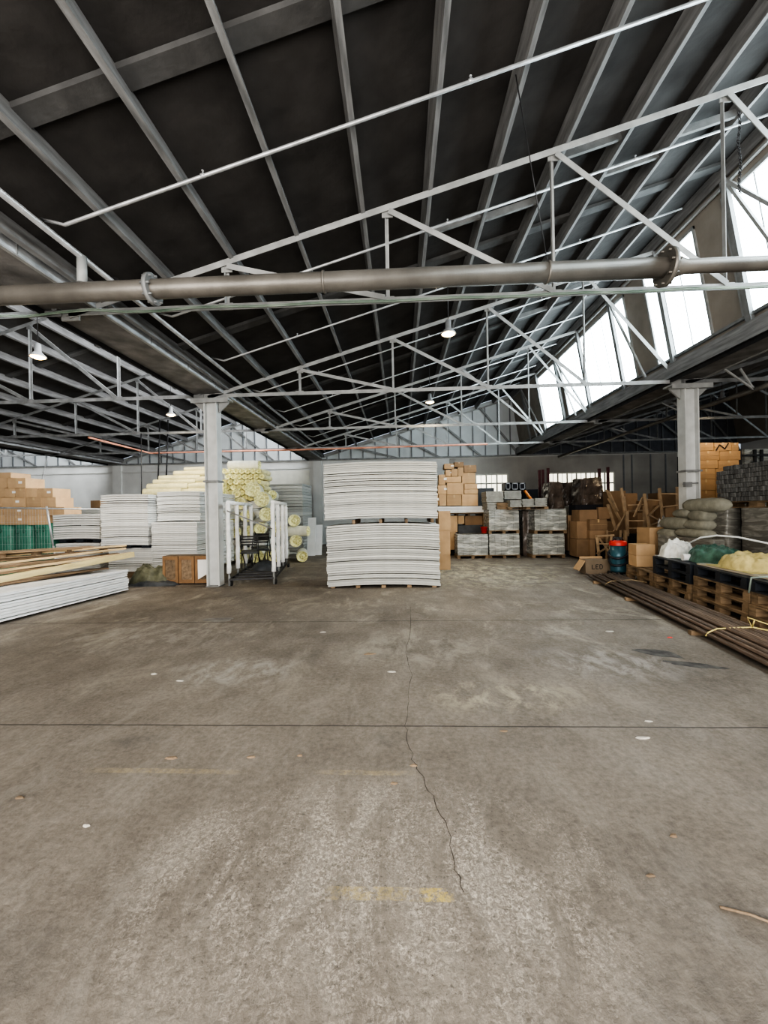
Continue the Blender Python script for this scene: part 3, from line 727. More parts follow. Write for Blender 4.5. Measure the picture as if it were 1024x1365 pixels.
# olive tarpaulin heap, cabinet
def heap(cx, cy, z0, w, d, h, seed, n=56, fold=.35, freq=3.0, pw=2.0):
    b = MB()
    def fn(u, v):
        x, y = 2 * u - 1, 2 * v - 1; r = min(1, (abs(x) ** pw + abs(y) ** pw) ** (1 / pw))
        e = (1 - r ** 5)
        q = noise.fractal(Vector((x * freq * .7 + seed, y * freq * .7, seed * 1.7)), 1.1, 2.1, 4)
        wv = noise.noise(Vector((x * 1.3 + seed, y * 1.3, 7.7)))
        q2 = .5 - abs(math.sin(3.1 * x * freq * .5 + 2.6 * y + 4 * wv + seed)) + .5 * abs(math.sin(5.3 * y * freq * .4 - 2.2 * x + 3 * wv))
        return (cx + x * w / 2 * (1 + .12 * q), cy + y * d / 2 * (1 + .12 * q), z0 + max(0.004, h * e * (.72 + fold * .6 * q + .13 * q2 - .045 * (1 - min(1, abs(noise.noise(Vector((x * freq * 1.2 + 5, y * freq * 1.6, seed)))) * 5)))))
    b.grid(fn, n, n)
    k = len(b.v); rim = [j * (n + 1) for j in range(n + 1)] + [n * (n + 1) + i for i in range(1, n + 1)] + [j * (n + 1) + n for j in range(n - 1, -1, -1)] + [i for i in range(n - 1, 0, -1)]
    base = [(b.v[i][0], b.v[i][1], z0) for i in rim]; b.v += base; L = len(rim)
    for i in range(L): b.f.append((rim[i], rim[(i + 1) % L], k + (i + 1) % L, k + i)); b.sm.append(True)
    b.f.append(tuple(k + i for i in range(L))); b.sm.append(False)
    return b
x, y = floor_at(197, 781)
tag(heap(x - .08, y + .34, 0.0, 1.12, .62, .50, 3.3, 60, .3, pw=3).build('tarpaulin', OLIVE), 'crumpled olive green tarpaulin heaped on the floor left of the cabinet', 'tarpaulin')
tag(heap(x + .12, y + .06, 0.0, 1.15, .34, .13, 6.1, 26, .3).build('tarpaulin', GREYTARP), 'flat dark tarpaulin spread under the front of the olive heap', 'tarpaulin')
x0, y = floor_at(215, 776); x1 = floor_at(281, 777)[0]; y = 8.98; x0 = X(215, y); x1 = X(280, y)
h = Zz(250, 741, y)
t = thing('wooden_cabinet', ((x0 + x1) / 2, y + .15, 0), 'low brown wooden cabinet with framed doors beside the left column', 'cabinet')
MB().box(x0, x1, y + .03, y + .32, .02, h).build('carcass', WOODD, t)
wd = (x1 - x0) / 3; CW = mat('reddish cabinet wood', (.24, .14, .07), .6, 0, .25, 5, .1, 30)
for i in range(3):
    a, c = x0 + wd * i + .01, x0 + wd * (i + 1) - .01
    m = MB().box(a, a + .06, y, y + .025, .03, h - .01).box(c - .06, c, y, y + .025, .03, h - .01).box(a + .06, c - .06, y, y + .025, .03, .11).box(a + .06, c - .06, y, y + .025, h - .09, h - .01)
    d = m.build('door', CW, t)
    pm = MB().box(a + .06, c - .06, y + .012, y + .02, .11, h - .09) if i < 2 else MB().prism([(a + .06, .11), (c - .06, .25), (c - .06, h - .09), (a + .06, h - .09)], y + .012, y + .02)
    pm.build('door_panel', WOODD if i < 2 else LABELW, d)

# ------------------------------------------------------------------ cartons
def carton(x0, x1, y0, y1, z0, z1, label, group=None, m=CARD, rz=0, tape=True, lab=False, bulge=.006, name='cardboard_carton'):
    cx, cy = (x0 + x1) / 2, (y0 + y1) / 2; w, d, h = x1 - x0, y1 - y0, z1 - z0
    b = MB(); n = 3
    def P(u, v, q): return Vector((cx + (u - .5) * w, cy + (v - .5) * d, z0 + q * h))
    M = Matrix.Translation((cx, cy, 0)) @ Matrix.Rotation(rz, 4, 'Z') @ Matrix.Translation((-cx, -cy, 0))
    s = U(.4, 1) * bulge
    vs = []
    for q in (0, .5, 1):
        for u, v in ((0, 0), (.5, 0), (1, 0), (1, .5), (1, 1), (.5, 1), (0, 1), (0, .5)):
            o = s if (q == .5 and (u == .5 or v == .5)) else (s * .4 if (q == .5 or u == .5 or v == .5) else 0)
            p = P(u, v, q); p.x += (u - .5) * 2 * o + U(-.003, .003); p.y += (v - .5) * 2 * o; vs.append(M @ p)
    fs = []
    for r in range(2):
        for k in range(8): fs.append((r * 8 + k, r * 8 + (k + 1) % 8, r * 8 + 8 + (k + 1) % 8, r * 8 + 8 + k))
    fs += [tuple(reversed(range(8))), tuple(range(16, 24))]
    b.add(vs, fs)
    o = b.build(name, m); tag(o, label, 'box', group)
    if tape:
        tp = MB(); tp.box(cx - .025, cx + .025, y0 - s - .002, y0 - s + .001, z1 - h * .28, z1 + .001, M); tp.box(cx - .025, cx + .025, y0 - s, y1, z1 - .0005, z1 + .0015, M)
        tp.box(x0 + .01, x1 - .01, y0 - s - .0015, y0 - s + .001, z0 + h * .49, z0 + h * .505, M)
        tp.build('packing_tape', TAPE, o)
    if lab: MB().box(cx + .06, cx + .16, y0 - s - .003, y0 - s, z0 + h * .45, z0 + h * .68, M).build('paper_label', LABELW, o)
    return o
def cpx(rect, Y, dep, label, sc=(0, 0, 1), **kw):
    ox, oy, s = sc; x0, y0, x1, y1 = rect
    x0, x1, y0, y1 = ox + x0 / s, ox + x1 / s, oy + y0 / s, oy + y1 / s
    xm = (x0 + x1) / 2; ym = (y0 + y1) / 2
    g = .006
    return carton(at(x0, ym, Y)[0] + g, at(x1, ym, Y)[0] - g, Y, Y + dep, at(xm, y1, Y)[1] + .002, at(xm, y0, Y)[1] - .002, label, **kw)
C1 = (0, 600, 3.012)
Yc = 10.6
rows = [
 [(-30, 290 + 0, 25, 390)],
]
# green wrapped bales below
def bale(rect, Y, dep, label):
    ox, oy, s = C1; x0, y0, x1, y1 = rect
    X0, X1 = at(ox + x0 / s, 712, Y)[0], at(ox + x1 / s, 712, Y)[0]; z1 = at(ox + x0 / s, oy + y0 / s, Y)[1]
    t = thing('wrapped_bale', ((X0 + X1) / 2, Y + dep / 2, 0), label, 'bale', None)
    b = MB(); cx, cy = (X0 + X1) / 2, Y + dep / 2; w, d = (X1 - X0) / 2 - .005, dep / 2; n = 28; vs = []
    prof = [(0, .93), (.05, 1), (.3, .97), (.5, 1), (.75, .97), (.95, 1), (1, .94)]
    for q, r in prof:
        for k in range(n):
            a = 2 * PI * k / n; c, sn = math.cos(a), math.sin(a); e = .45
            rr = r * (1 + .012 * math.sin(7 * a + q * 9))
            vs.append((cx + w * rr * math.copysign(abs(c) ** e, c), cy + d * rr * math.copysign(abs(sn) ** e, sn), q * z1))
    b.add(vs, [(i * n + k, i * n + (k + 1) % n, (i + 1) * n + (k + 1) % n, (i + 1) * n + k) for i in range(len(prof) - 1) for k in range(n)], True)
    b.f += [tuple(reversed(range(n))), tuple(range(len(vs) - n, len(vs)))]; b.sm += [False, False]
    b.build('bale_body', GREENW, t)
    # printed mark: a loop and two strokes
    mk = MB(); zc = z1 - .2; xx = cx - .02
    def arc(c, z, r, a0, a1):
        pts = [(c + r * math.cos(a0 + (a1 - a0) * i / 10), Y - .004, z + r * math.sin(a0 + (a1 - a0) * i / 10)) for i in range(11)]
        for i in range(10): mk.bar(pts[i], pts[i + 1], .004, .016, up=(0, 0, 1))
    arc(xx - .10, zc, .055, PI, 2 * PI); mk.bar((xx - .155, Y - .004, zc), (xx - .155, Y - .004, zc + .08), .016, .004, up=(0, 1, 0)); mk.bar((xx - .045, Y - .004, zc), (xx - .045, Y - .004, zc + .08), .016, .004, up=(0, 1, 0))
    arc(xx + .07, zc + .02, .055, -PI / 2, PI / 2); mk.bar((xx + .07, Y - .004, zc - .035), (xx + .07, Y - .004, zc + .075), .016, .004, up=(0, 1, 0))
    mk.build('printed_mark', mat('faded print', (.02, .09, .06), .6), t)
bale((-60, 300, 46, 385), Yc, .8, 'dark green wrapped bale with a print, leftmost under the carton pile')
bale((50, 300, 124, 385), Yc, .8, 'dark green wrapped bale with a print, middle one under the carton pile')
bale((127, 294, 207, 385), Yc, .8, 'dark green wrapped bale with a print, beside the leaning steel post')
zt = at(20, 699, Yc)[1]
grid = {
 'bottom': (262, 300, [(-45, 20), (20, 110), (110, 196)]),
 'second': (229, 262, [(-40, 14), (14, 110), (110, 195), (196, 258)]),
 'third': (190, 229, [(-70, 5), (5, 104), (105, 165), (165, 225)]),
 'fourth': (153, 190, [(-60, 20), (20, 62), (62, 102), (104, 150), (150, 212)]),
 'fifth': (112, 153, [(-40, 30), (30, 103)]),
 'top': (90, 112, [(-30, 44)])}
for r, (y0, y1, xs) in grid.items():
    for i, (a, c) in enumerate(xs):
        cpx((a, y0, c, y1), Yc + U(0, .04), .6, f'brown carton behind the steel fence, {ORD[i]} from left in the {r} row', C1, m=CARD, lab=(i % 3 == 1), group='cartons behind the fence')
# supports: grey wrapped block under the far right carton of the second row
cpx((198, 262, 240, 500), Yc + .1, .6, 'brown carton standing behind the leaning fence post', C1, m=CARD, tape=False) if False else None
# steel fence panel in front
Yf = 9.4
t = thing('fence_panel', (X(60, Yf), Yf, 0), 'temporary mesh fence panel leaning in front of the cartons at left', 'fence')
MB().tube([P3(-60, 676, Yf), P3(133, 679, Yf)], .02, 8).build('top_rail', GALV, t)
MB().tube([P3(71, 728, Yf), P3(62, 675, Yf)], .022, 8).build('post', GALV, t)
a, c = P3(-60, 728, Yf), P3(71, 728, Yf)
MB().tube([Vector((c.x + .12, Yf, 0)), c], .022, 8).build('post', GALV, t)
m = MB(); zt_ = P3(0, 677, Yf).z
for i in range(36): x = a.x + (c.x - a.x) * i / 35; m.bar((x, Yf, c.z - .3), (x, Yf, zt_ + .0), .003, .003)
for i in range(7): z = c.z - .3 + (zt_ - c.z + .3) * i / 7; m.bar((a.x, Yf, z), (c.x, Yf, z), .003, .003)
m.build('wire_mesh', GALV, t)
tag(MB().tube([Vector((P3(38, 700, 11.5).x, 11.5, 0)), P3(53, 652, 11.6), P3(63, 610, 11.7)], .014, 8).build('steel_rod', STEELL), 'thin white rod sticking up out of the carton pile at left', 'rod')
tag(MB().tube([P3(99, 668, 11.6), P3(99, 679, 11.6)], .014, 8).build('steel_rod', STEELL), 'short white post behind the fence rail', 'rod') if False else None
cpx((363, 202, 402, 232), 12.8, .5, 'dark brown carton on top behind the tall white stack', C1, m=CARDD, tape=False)
sheet_stack(X(100, 12.75), X(136, 12.75), 12.75, 13.6, .02, at(127, 677.3, 12.8)[1], 10, 'grey board in the stack behind the short white stack', 'boards behind the short white stack', BOARDG)
tag(heap(X(84, 12.2), 12.3, 0, 1.2, .9, at(84, 667, 12.2)[1] * 1.08, 9.2, 26, .12, 2).build('covered_heap', GREYTARP), 'dark sheeted heap behind the cartons at left', 'heap')

# ------------------------------------------------------------------ insulation rolls
def roll(c, axis, r, L, label, group, wrap=WRAPY, rz=0):
    """c = centre of the near end"""
    c = Vector(c); ax = Vector(axis).normalized(); t = thing('insulation_roll', c, label, 'roll', group)
    n = 5; pts = [c + ax * L * i / n for i in range(n + 1)]
    rs = [r * .93] + [r * (1 + U(-.03, .03)) for _ in range(n - 1)] + [r * .93]
    b = MB().tube(pts, r, 20, rs=rs, cap=False); b.build('roll_wrap', wrap, t)
    u = ax.cross(Vector((0, 0, 1))).normalized() if abs(ax.z) < .9 else Vector((1, 0, 0)); v = u.cross(ax)
    for end, s in ((c, 1), (c + ax * L, -1)):
        m = MB(); vs = [end + ax * s * .05]; N = 20; K = 4
        for q in range(1, K + 1):
            for k in range(N):
                a = 2 * PI * k / N; rr = r * .93 * q / K; vs.append(end + (u * math.cos(a) + v * math.sin(a)) * rr + ax * s * ((.02 if q % 2 else .045) if q < K else 0))
        fs = [(0, 1 + k, 1 + (k + 1) % N) for k in range(N)]
        for q in range(K - 1):
            for k in range(N): fs.append((1 + q * N + k, 1 + q * N + (k + 1) % N, 1 + (q + 1) * N + (k + 1) % N, 1 + (q + 1) * N + k))
        m.add(vs, fs); m.build('roll_end', YELW, t)
    return t
# rolls beside the trolley, ends facing the camera
SC = (260, 580, 3.012)
def cp(x, y, Y): return P3(SC[0] + x / SC[2], SC[1] + y / SC[2], Y)
big = [((430, 465), 24, 12.7, 1.2), ((405, 425), 26, 12.9, 1.2), ((455, 385), 22, 13.0, 1.2), ((398, 343), 26, 12.8, 1.2), ((262, 375), 26, 12.3, 1.2), ((325, 370), 24, 12.6, 1.2),
       ((285, 318), 30, 12.3, 1.2), ((205, 325), 26, 12.6, 1.2), ((268, 258), 33, 12.2, 1.3), ((232, 218), 33, 12.4, 1.2), ((180, 275), 26, 12.8, 1.2), ((310, 240), 20, 13.4, 1.2), ((165, 235), 18, 13.2, 1.2), ((155, 330), 24, 12.6, 1.2), ((215, 385), 23, 12.5, 1.2), ((163, 390), 23, 12.5, 1.2)]
names = ['lowest of the pile beside the trolley', 'second lowest by the white leaning panels', 'lying across, its end to the right', 'above the crosswise roll', 'low behind the trolley rack', 'behind the trolley posts at right',
 'halfway up behind the trolley', 'halfway up at the left behind the trolley', 'big one just right of the column top pile', 'topmost with a bright yellow end', 'left of the big yellow end', 'small one at the right shoulder of the pile', 'small one near the column, upper', 'small one near the column, middle', 'lower middle seen through the trolley', 'lower left seen through the trolley']
for (c, r, Y, L), nm in zip(big, names):
    p = cp(c[0], c[1], Y); rr = r / 3.012 * Y / F0
    ax = (-.25, 1, 0) if nm != 'lying across, its end to the right' else (-1, .15, 0)
    p.z = rr + .005 if nm == 'lowest of the pile beside the trolley' else max(p.z, rr + .01)
    roll(p, ax, rr, L, 'insulation roll with yellow end, ' + nm, 'big insulation rolls by the trolley')
# lower hidden rolls carry the pile
for i in range(4):
    r = .24; x = X(300, 12.5) + .5 * i
    roll((x, 12.55, r), (0, 1, 0), r, 1.2, f'insulation roll lying on the floor behind the trolley, {ORD[i]} from the left', 'floor rolls behind the trolley')
# upper pile, on a stack of boards
Yr = 13.3
sheet_stack(X(262, Yr), X(352, Yr), Yr, Yr + 1.3, .02, 2.05, 8, 'pale board in the hidden stack below the bunch of rolls', 'boards below the bunched rolls')
q = 0
for row in range(6):
    for i in range(9):
        px = 288 + i * 7.6 + (row % 2) * 3.6; py = 664 - row * 7.2
        if px > 351 or (row > 3 and px < 300 - 2): continue
        p = P3(px, py, Yr + U(-.12, .12)); q += 1
        roll(p, (U(-.15, .05), 1, 0), .098, .95, 'small yellow-ended roll in the bunch stacked high behind the left column', 'bunched yellow rolls', WRAPYY)
# crosswise rolls at the top left of the bunch
cw = [(192, 244, 655.5, 9), (244, 300, 655, 9), (197, 252, 648, 7.5), (252, 300, 646.5, 7.5), (205, 262, 641.5, 6), (262, 292, 638.5, 7), (212, 268, 636, 5.5), (232, 285, 630, 5.5), (246, 292, 624.8, 5), (303, 345, 617, 0)]
for i, (a, c, py, r) in enumerate(cw[:-1]):
    Y = 13.2; p = P3(c, py, Y); p2 = P3(a, py, Y); rr = r * .62 * Y / F0
    roll(p, (p2.x - p.x, .04, 0), rr * 1.05, (p - p2).length, f'pale yellow roll lying crosswise left of the bunch, {ORD[i]} from the bottom', 'crosswise rolls', WRAPYY)
sheet_stack(X(186, 13.0), X(262, 13.0) - .02, 12.95, 14.2, .02, at(220, 662, 13.1)[1] - .02, 9, 'pale board in the hidden stack below the crosswise rolls', 'boards below the crosswise rolls')
p = P3(348, 616, 13.6); p2 = P3(303, 622, 13.6)
roll(P3(346, 620, 13.7), (-1, .05, .02), .16, 1.1, 'pale wrapped roll lying across the very top of the bunch', 'top roll', WRAPY)
# grey stack beyond, by the wall
Yg = 15.2
sheet_stack(X(345, Yg), X(404, Yg), Yg, Yg + 1.6, .02, at(380, 643.5, Yg)[1], 24, 'grey board in the tall stack against the back wall behind the rolls', 'boards of the tall grey back stack', BOARDG)
x = X(406, Yg)
# leaning white panels by the pilaster
for i, (px0, px1, py0, py1) in enumerate(((409, 419, 690, 730), (419, 428, 700, 728))):
    Y = 14.6 + .2 * i; a = at(px0, py1, Y); c = at(px1, py0, Y)
    z0 = 0.01
    m = MB().prism([(Y, z0), (Y + .03, z0), (Y + .33, c[1]), (Y + .30, c[1])], a[0], c[0], 'x')
    tag(m.build('leaning_panel', WHITEP), ['taller white panel leaning beside the grey back stack', 'shorter white panel leaning nearest the central stack'][i], 'panel')

# ------------------------------------------------------------------ trolley with padded posts
FOAM = mat('white foam padding', (.72, .73, .72), .8, 0, .1, 12, .5, 16)
la, lb = Vector((-3.80, 8.62, 0)), Vector((-4.28, 11.35, 0))
ra, rb = Vector((-2.86, 8.80, 0)), Vector((-3.34, 11.55, 0))
t = thing('panel_trolley', ((la + rb) / 2)[:], 'steel panel trolley with tall white padded posts right of the left column', 'trolley')
m = MB(); zb_ = .16
for a, c in ((la, lb), (ra, rb)): m.bar(a + Vector((0, 0, zb_)), c + Vector((0, 0, zb_)), .06, .06)
for i in range(8): f = i / 7; m.bar(la.lerp(lb, f) + Vector((0, 0, zb_)), ra.lerp(rb, f) + Vector((0, 0, zb_)), .05, .04)
m.build('base_frame', DARKST, t)
for a in (la, lb, ra, rb): MB().tube([a + Vector((-.02, .1, .065)), a + Vector((.02, .1, .065))], .065, 14).tube([a + Vector((0, .1, .1)), a + Vector((0, .1, .15))], .02, 8).build('castor', DARKST, t)
for s, (a, c) in enumerate(((la, lb), (ra, rb))):
    for i, f in enumerate((0, .30, .62, .92)):
        p = a.lerp(c, f); top = 1.84
        MB().tube([p + Vector((0, 0, .02 if i == 0 else .16)), p + Vector((0, 0, .34))], .025, 8).build('post_foot', STEEL, t)
        n = 12; pts = [p + Vector((U(-.006, .006), U(-.006, .006), .30 + (top - .30) * k / n)) for k in range(n + 1)]
        MB().tube(pts, .05, 12, rs=[.047 + .006 * math.sin(k * 2.4 + s) for k in range(n + 1)]).build('padded_post', FOAM, t)
    e = a.lerp(c, .92)
    MB().tube([a + Vector((0, 0, 1.86)), e + Vector((0, 0, 1.86))], .045, 10).build('padded_rail', FOAM, t)
MB().tube([la + Vector((0, -.06, 1.68)), ra + Vector((0, -.06, 1.26))], .014, 8).build('tie_rod', STEEL, t)
# dark folded chairs / metal clutter inside the trolley
def bent_chair(x, y, z, rx, rz, label):
    t = thing('folding_chair', (x, y, z), label, 'chair', 'dark folded chairs on the trolley')
    M = Matrix.Translation((x, y, z)) @ Matrix.Rotation(rz, 4, 'Z') @ Matrix.Rotation(rx, 4, 'X')
    for s in (-.21, .21):
        MB().tube([M @ Vector((s, 0, 0)), M @ Vector((s, .06, .45)), M @ Vector((s, -.1, .9))], .013, 6).build('leg', DARKST, t)
        MB().tube([M @ Vector((s * .9, .35, 0)), M @ Vector((s * .9, -.05, .5))], .013, 6).build('leg', DARKST, t)
    m = MB(); m.box(-.2, .2, -.2, .2, .43, .46, M); m.build('seat', GREYTARP, t)
    m = MB()
    for q in range(4): m.box(-.2, .2, -.1 - .01 * q, -.085 - .01 * q, .62 + .07 * q, .66 + .07 * q, M)
    m.build('backrest', DARKST, t)
bent_chair(-3.85, 10.0, .20, .1, .2, 'dark metal folding chair, nearest on the trolley')
bent_chair(-3.75, 10.45, .20, -.2, -.3, 'dark metal folding chair, middle one on the trolley')
bent_chair(-3.95, 10.95, .20, .15, .6, 'dark metal folding chair, furthest on the trolley')
tag(heap(-3.5, 10.1, .185, .7, .7, .25, 2.2, 20, .3).build('dark_sheeting', GREYTARP), 'dark sheeting bundled on the trolley base', 'sheeting')

# ------------------------------------------------------------------ right of the centre stack
D = (570, 580, 3.938)
# tall narrow cartons
for i, (a, c) in enumerate(((398, 500), (500, 625), (625, 722))):
    cpx((58, a, 121, c), 10.75, .55, f'tall brown carton beside the central stack, {["topmost", "middle", "bottom"][i]} of its column', D, m=CARD, tape=False)
Yk = 14.0
# shelf pallet with cartons
x0, x1 = X(584, Yk), X(648, Yk)
zs = at(610, 675, Yk)[1]; zs0 = at(610, 683.5, Yk)[1]
sheet_stack(x0, x1, Yk - .05, Yk + 1.0, zs0, zs, 4, 'white sheet on the stand under the heap of cartons', 'white sheets under the cartons', WHITEP)
t = thing('timber_stand', ((x0 + x1) / 2, Yk + .4, 0), 'rough timber stand carrying the white sheets and cartons', 'stand')
MB().box(x0, x1, Yk, Yk + .9, zs0 - .04, zs0).build('top_deck', WOOD, t)
for x in (x0 + .05, X(612, Yk), X(628, Yk), x1 - .05):
    MB().box(x - .045, x + .045, Yk + .4 if x0 + .1 < x < x1 - .1 else Yk, Yk + .9, 0 if (x < x0 + .1 or x > x1 - .1) else zs0 - .14, zs0 - .04).build('leg' if (x < x0 + .1 or x > x1 - .1) else 'block', WOOD, t)
pile = [
 ('bottom', [(22, 311, 58, 371), (60, 311, 100, 371), (101, 313, 180, 371), (181, 310, 265, 371)]),
 ('second', [(55, 262, 101, 310), (102, 250, 191, 312), (193, 284, 265, 309), (193, 256, 262, 283)]),
 ('third', [(60, 207, 94, 261), (95, 217, 178, 249), (180, 196, 252, 255)]),
 ('fourth', [(95, 182, 124, 216), (125, 178, 160, 216), (192, 158, 257, 195)]),
 ('top', [(88, 150, 140, 177), (160, 168, 190, 216), (153, 142, 213, 157)])]
for r, L in pile:
    for i, rc in enumerate(L):
        if r == 'top' and i == 2: rc = (141, 142, 191, 167)
        cpx(rc, Yk + U(0, .05), .5, f'brown carton on the white-topped stand, {ORD[i]} from left in the {r} layer', D, m=CARD if R() < .8 else CARDD, group='cartons on the white-topped stand', lab=(i == 0), tape=(i % 2 == 0))
# below the stand
low = [((112, 424, 158, 510), CARD, 'pale brown carton under the stand at left, upper'), ((120, 510, 150, 602), CARD, 'brown carton under the stand at left, lower'), ((196, 424, 290, 472), CARDD, 'wide brown carton under the stand at right'),
       ((160, 424, 194, 466), CARD, 'small brown carton in the middle under the stand')]
pl = carton(X(600, Yk), X(612, Yk), Yk + .12, Yk + .8, .01, at(605, 580 + 602 / 3.938, Yk)[1] - .0, 'dark block on the floor standing for the darkness under the stand', None, DVOID, tape=False, name='dark_block')  # near-black block placed where the space below is only dark
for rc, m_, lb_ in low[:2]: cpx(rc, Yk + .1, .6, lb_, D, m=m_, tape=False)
carton(X(611.5, Yk), X(644, Yk), Yk + .12, Yk + .85, .01, at(620, 580 + 473 / 3.938, Yk)[1] - .005, 'dark block standing for the shadow under the stand', None, GREYTARP, tape=False, name='dark_block')  # solid dark block in place of the shadow under the deck
for rc, m_, lb_ in low[2:]: cpx(rc, Yk + .14, .55, lb_, D, m=m_, tape=False)
# wrapped pallets
def wrapped(rect, Y, dep, label, z_floor=None, m=WRAPG, sc=D, pal=True, name='wrapped_load'):
    ox, oy, s = sc; x0, y0, x1, y1 = rect
    px0, px1, py0, py1 = ox + x0 / s, ox + x1 / s, oy + y0 / s, oy + y1 / s; pm = (px0 + px1) / 2
    X0, X1 = at(px0, py0, Y)[0], at(px1, py0, Y)[0]; z1 = at(pm, py0, Y)[1]; z0 = at(pm, py1, Y)[1] if z_floor is None else z_floor
    t = thing(name, ((X0 + X1) / 2, Y + dep / 2, z0), label, 'wrapped load', None)
    hp = .11 if pal else 0
    if pal:
        p = MB(); w = X1 - X0
        p.box(X0, X1, Y, Y + dep, z0 + .085, z0 + .108)
        for f in (0, .45, .9): p.box(X0 + w * f, X0 + w * (f + .1), Y + .02, Y + dep, z0 + .0, z0 + .085)
        p.build('base_pallet', WOOD, t)
    b = MB(); n = 10; nz_ = 8; vs = []; z0_ = z0 + hp
    ring = []
    for i in range(n): ring.append((i / n, 0))
    for i in range(n): ring.append((1, i / n))
    for i in range(n): ring.append((1 - i / n, 1))
    for i in range(n): ring.append((0, 1 - i / n))
    for q in range(nz_ + 1):
        for (u, v) in ring:
            o = .012 * noise.noise(Vector((u * 3 + X0, v * 3, q * .9))) + (-.01 if q in (0, nz_) else 0)
            vs.append((X0 + .012 + (X1 - X0 - .024) * u + (u - .5) * 2 * o, Y + .012 + (dep - .024) * v + (v - .5) * 2 * o, z0_ + (z1 - z0_) * q / nz_))
    N = len(ring)
    b.add(vs, [(q * N + k, q * N + (k + 1) % N, (q + 1) * N + (k + 1) % N, (q + 1) * N + k) for q in range(nz_) for k in range(N)])
    b.f += [tuple(reversed(range(N))), tuple(range(nz_ * N, nz_ * N + N))]; b.sm += [False] * 2
    b.build('wrapped_goods', m, t, origin=(X0, Y, z0_))
    return t, (X0, X1, z0, z1)
Yw = 13.15
wrapped((155, 522, 320, 655), Yw, .8, 'clear-wrapped grey pallet load standing alone right of the tall cartons', 0)
_, A = wrapped((322, 518, 485, 642), Yw, 1.0, 'clear-wrapped grey pallet load, lower of the left pair in the middle', 0)
_, B = wrapped((320, 390, 482, 516), Yw, 1.0, 'clear-wrapped grey pallet load, upper of the left pair, under grey packs', A[3] + .003)
_, C_ = wrapped((550, 518, 722, 648), Yw - .1, 1.0, 'clear-wrapped grey pallet load, lower of the right pair beside the dark gap', 0)
_, E_ = wrapped((560, 388, 732, 514), Yw - .1, 1.0, 'clear-wrapped grey pallet load, upper of the right pair', C_[3] + .003)
# black wrapped tall thing between
_, G_ = wrapped((497, 395, 552, 600), Yw + .5, .8, 'tall dark wrapped bundle in the gap between the two pallet pairs', 0, m=BLACKW, pal=False, name='wrapped_bundle')
# packs on top of B
PACKM = mat('grey pack', (.30, .30, .275), .8, 0, .2, 8, .3, 20, rnd=.1)
def pack(rect, Y, dep, z0, label, m=PACKM, n=5, sc=D, name='grey_pack'):
    ox, oy, s = sc; x0, y0, x1, y1 = rect
    pm = ox + (x0 + x1) / 2 / s; X0, X1 = at(ox + x0 / s, oy + y0 / s, Y)[0], at(ox + x1 / s, oy + y0 / s, Y)[0]
    z1 = at(pm, oy + y0 / s, Y)[1]; z0 = z0 if z0 is not None else at(pm, oy + y1 / s, Y)[1]
    b = MB(); h = (z1 - z0) / n
    for i in range(n): j = U(-.012, .012); b.box(X0 + .008 + j, X1 - .008 + j, Y + U(0, .02), Y + dep, z0 + h * i, z0 + h * (i + .82))
    b.box(X0 + .04, X1 - .04, Y + .05, Y + dep - .02, z0, z1 - h * .14)
    return tag(b.build(name, m), label, 'pack'), (X0, X1, z0, z1)
o, q = pack((312, 352, 362, 390), Yw, .8, B[3] + .002, 'low grey pack on the left pallet pair, at its left', n=3)
o, q2 = pack((364, 352, 430, 390), Yw, .8, B[3] + .002, 'brownish pack in the middle on top of the left pallet pair', WOOD, n=3)
o, _ = pack((308, 293, 401, 350), Yw, .8, q[3] + .003, 'layered grey pack on top at the left', n=6)
o, _ = pack((403, 290, 495, 335), Yw + .3, .8, None, 'layered grey pack on top beside the small crates', n=5)
pallet('w', (X(679, Yw - .3) + X(731, Yw - .3)) / 2, Yw + .1, E_[3] + .003, PI / 2, 'wooden pallet bridging the two wrapped pairs', 1, 1.05, .55)
zz0 = E_[3] + .084
o, _ = pack((432, 340, 496, 380), Yw - .3, .8, zz0, 'grey pack on the bridging pallet, leftmost of three', n=4)
o, _ = pack((498, 333, 562, 380), Yw - .3, .8, zz0, 'grey pack on the bridging pallet, middle of three', n=4)
o, _ = pack((564, 329, 630, 380), Yw - .3, .8, zz0, 'grey pack on the bridging pallet, rightmost of three', n=4)
# crates on top
def crate(rect, Y, dep, label, m=CRATE, sc=D, z0=None):
    ox, oy, s = sc; x0, y0, x1, y1 = rect
    pm = ox + (x0 + x1) / 2 / s; X0, X1 = at(ox + x0 / s, oy + y0 / s, Y)[0], at(ox + x1 / s, oy + y0 / s, Y)[0]
    z1 = at(pm, oy + y0 / s, Y)[1]; z0 = at(pm, oy + y1 / s, Y)[1] if z0 is None else z0
    b = MB(); b.box(X0, X1, Y, Y + .03, z0, z0 + .05).box(X0, X1, Y, Y + .03, z1 - .04, z1).box(X0, X0 + .04, Y, Y + .03, z0, z1).box(X1 - .04, X1, Y, Y + .03, z0, z1)
    b.box(X0, X1, Y + dep - .03, Y + dep, z0, z1).box(X0, X0 + .02, Y, Y + dep, z0, z1).box(X1 - .02, X1, Y, Y + dep, z0, z1).box(X0, X1, Y, Y + dep, z0, z0 + .02)
    o = tag(b.build('storage_crate', m), label, 'crate'); MB().box(X0 + .05, X1 - .05, Y + .05, Y + dep - .04, z0 + .03, z1 - .03).build('crate_contents', DVOID, o); return o
Ycr = Yw + .35
crate((408, 250, 438, 289), Ycr, .5, 'grey plastic crate on the grey packs, leftmost of three')
crate((440, 250, 478, 289), Ycr, .5, 'grey plastic crate on the grey packs, middle of three')
crate((480, 250, 515, 289), Ycr, .5, 'grey plastic crate on the grey packs, rightmost of three')
p, q_ = P3(698, 652, 14.6), P3(708.5, 666, 14.3)
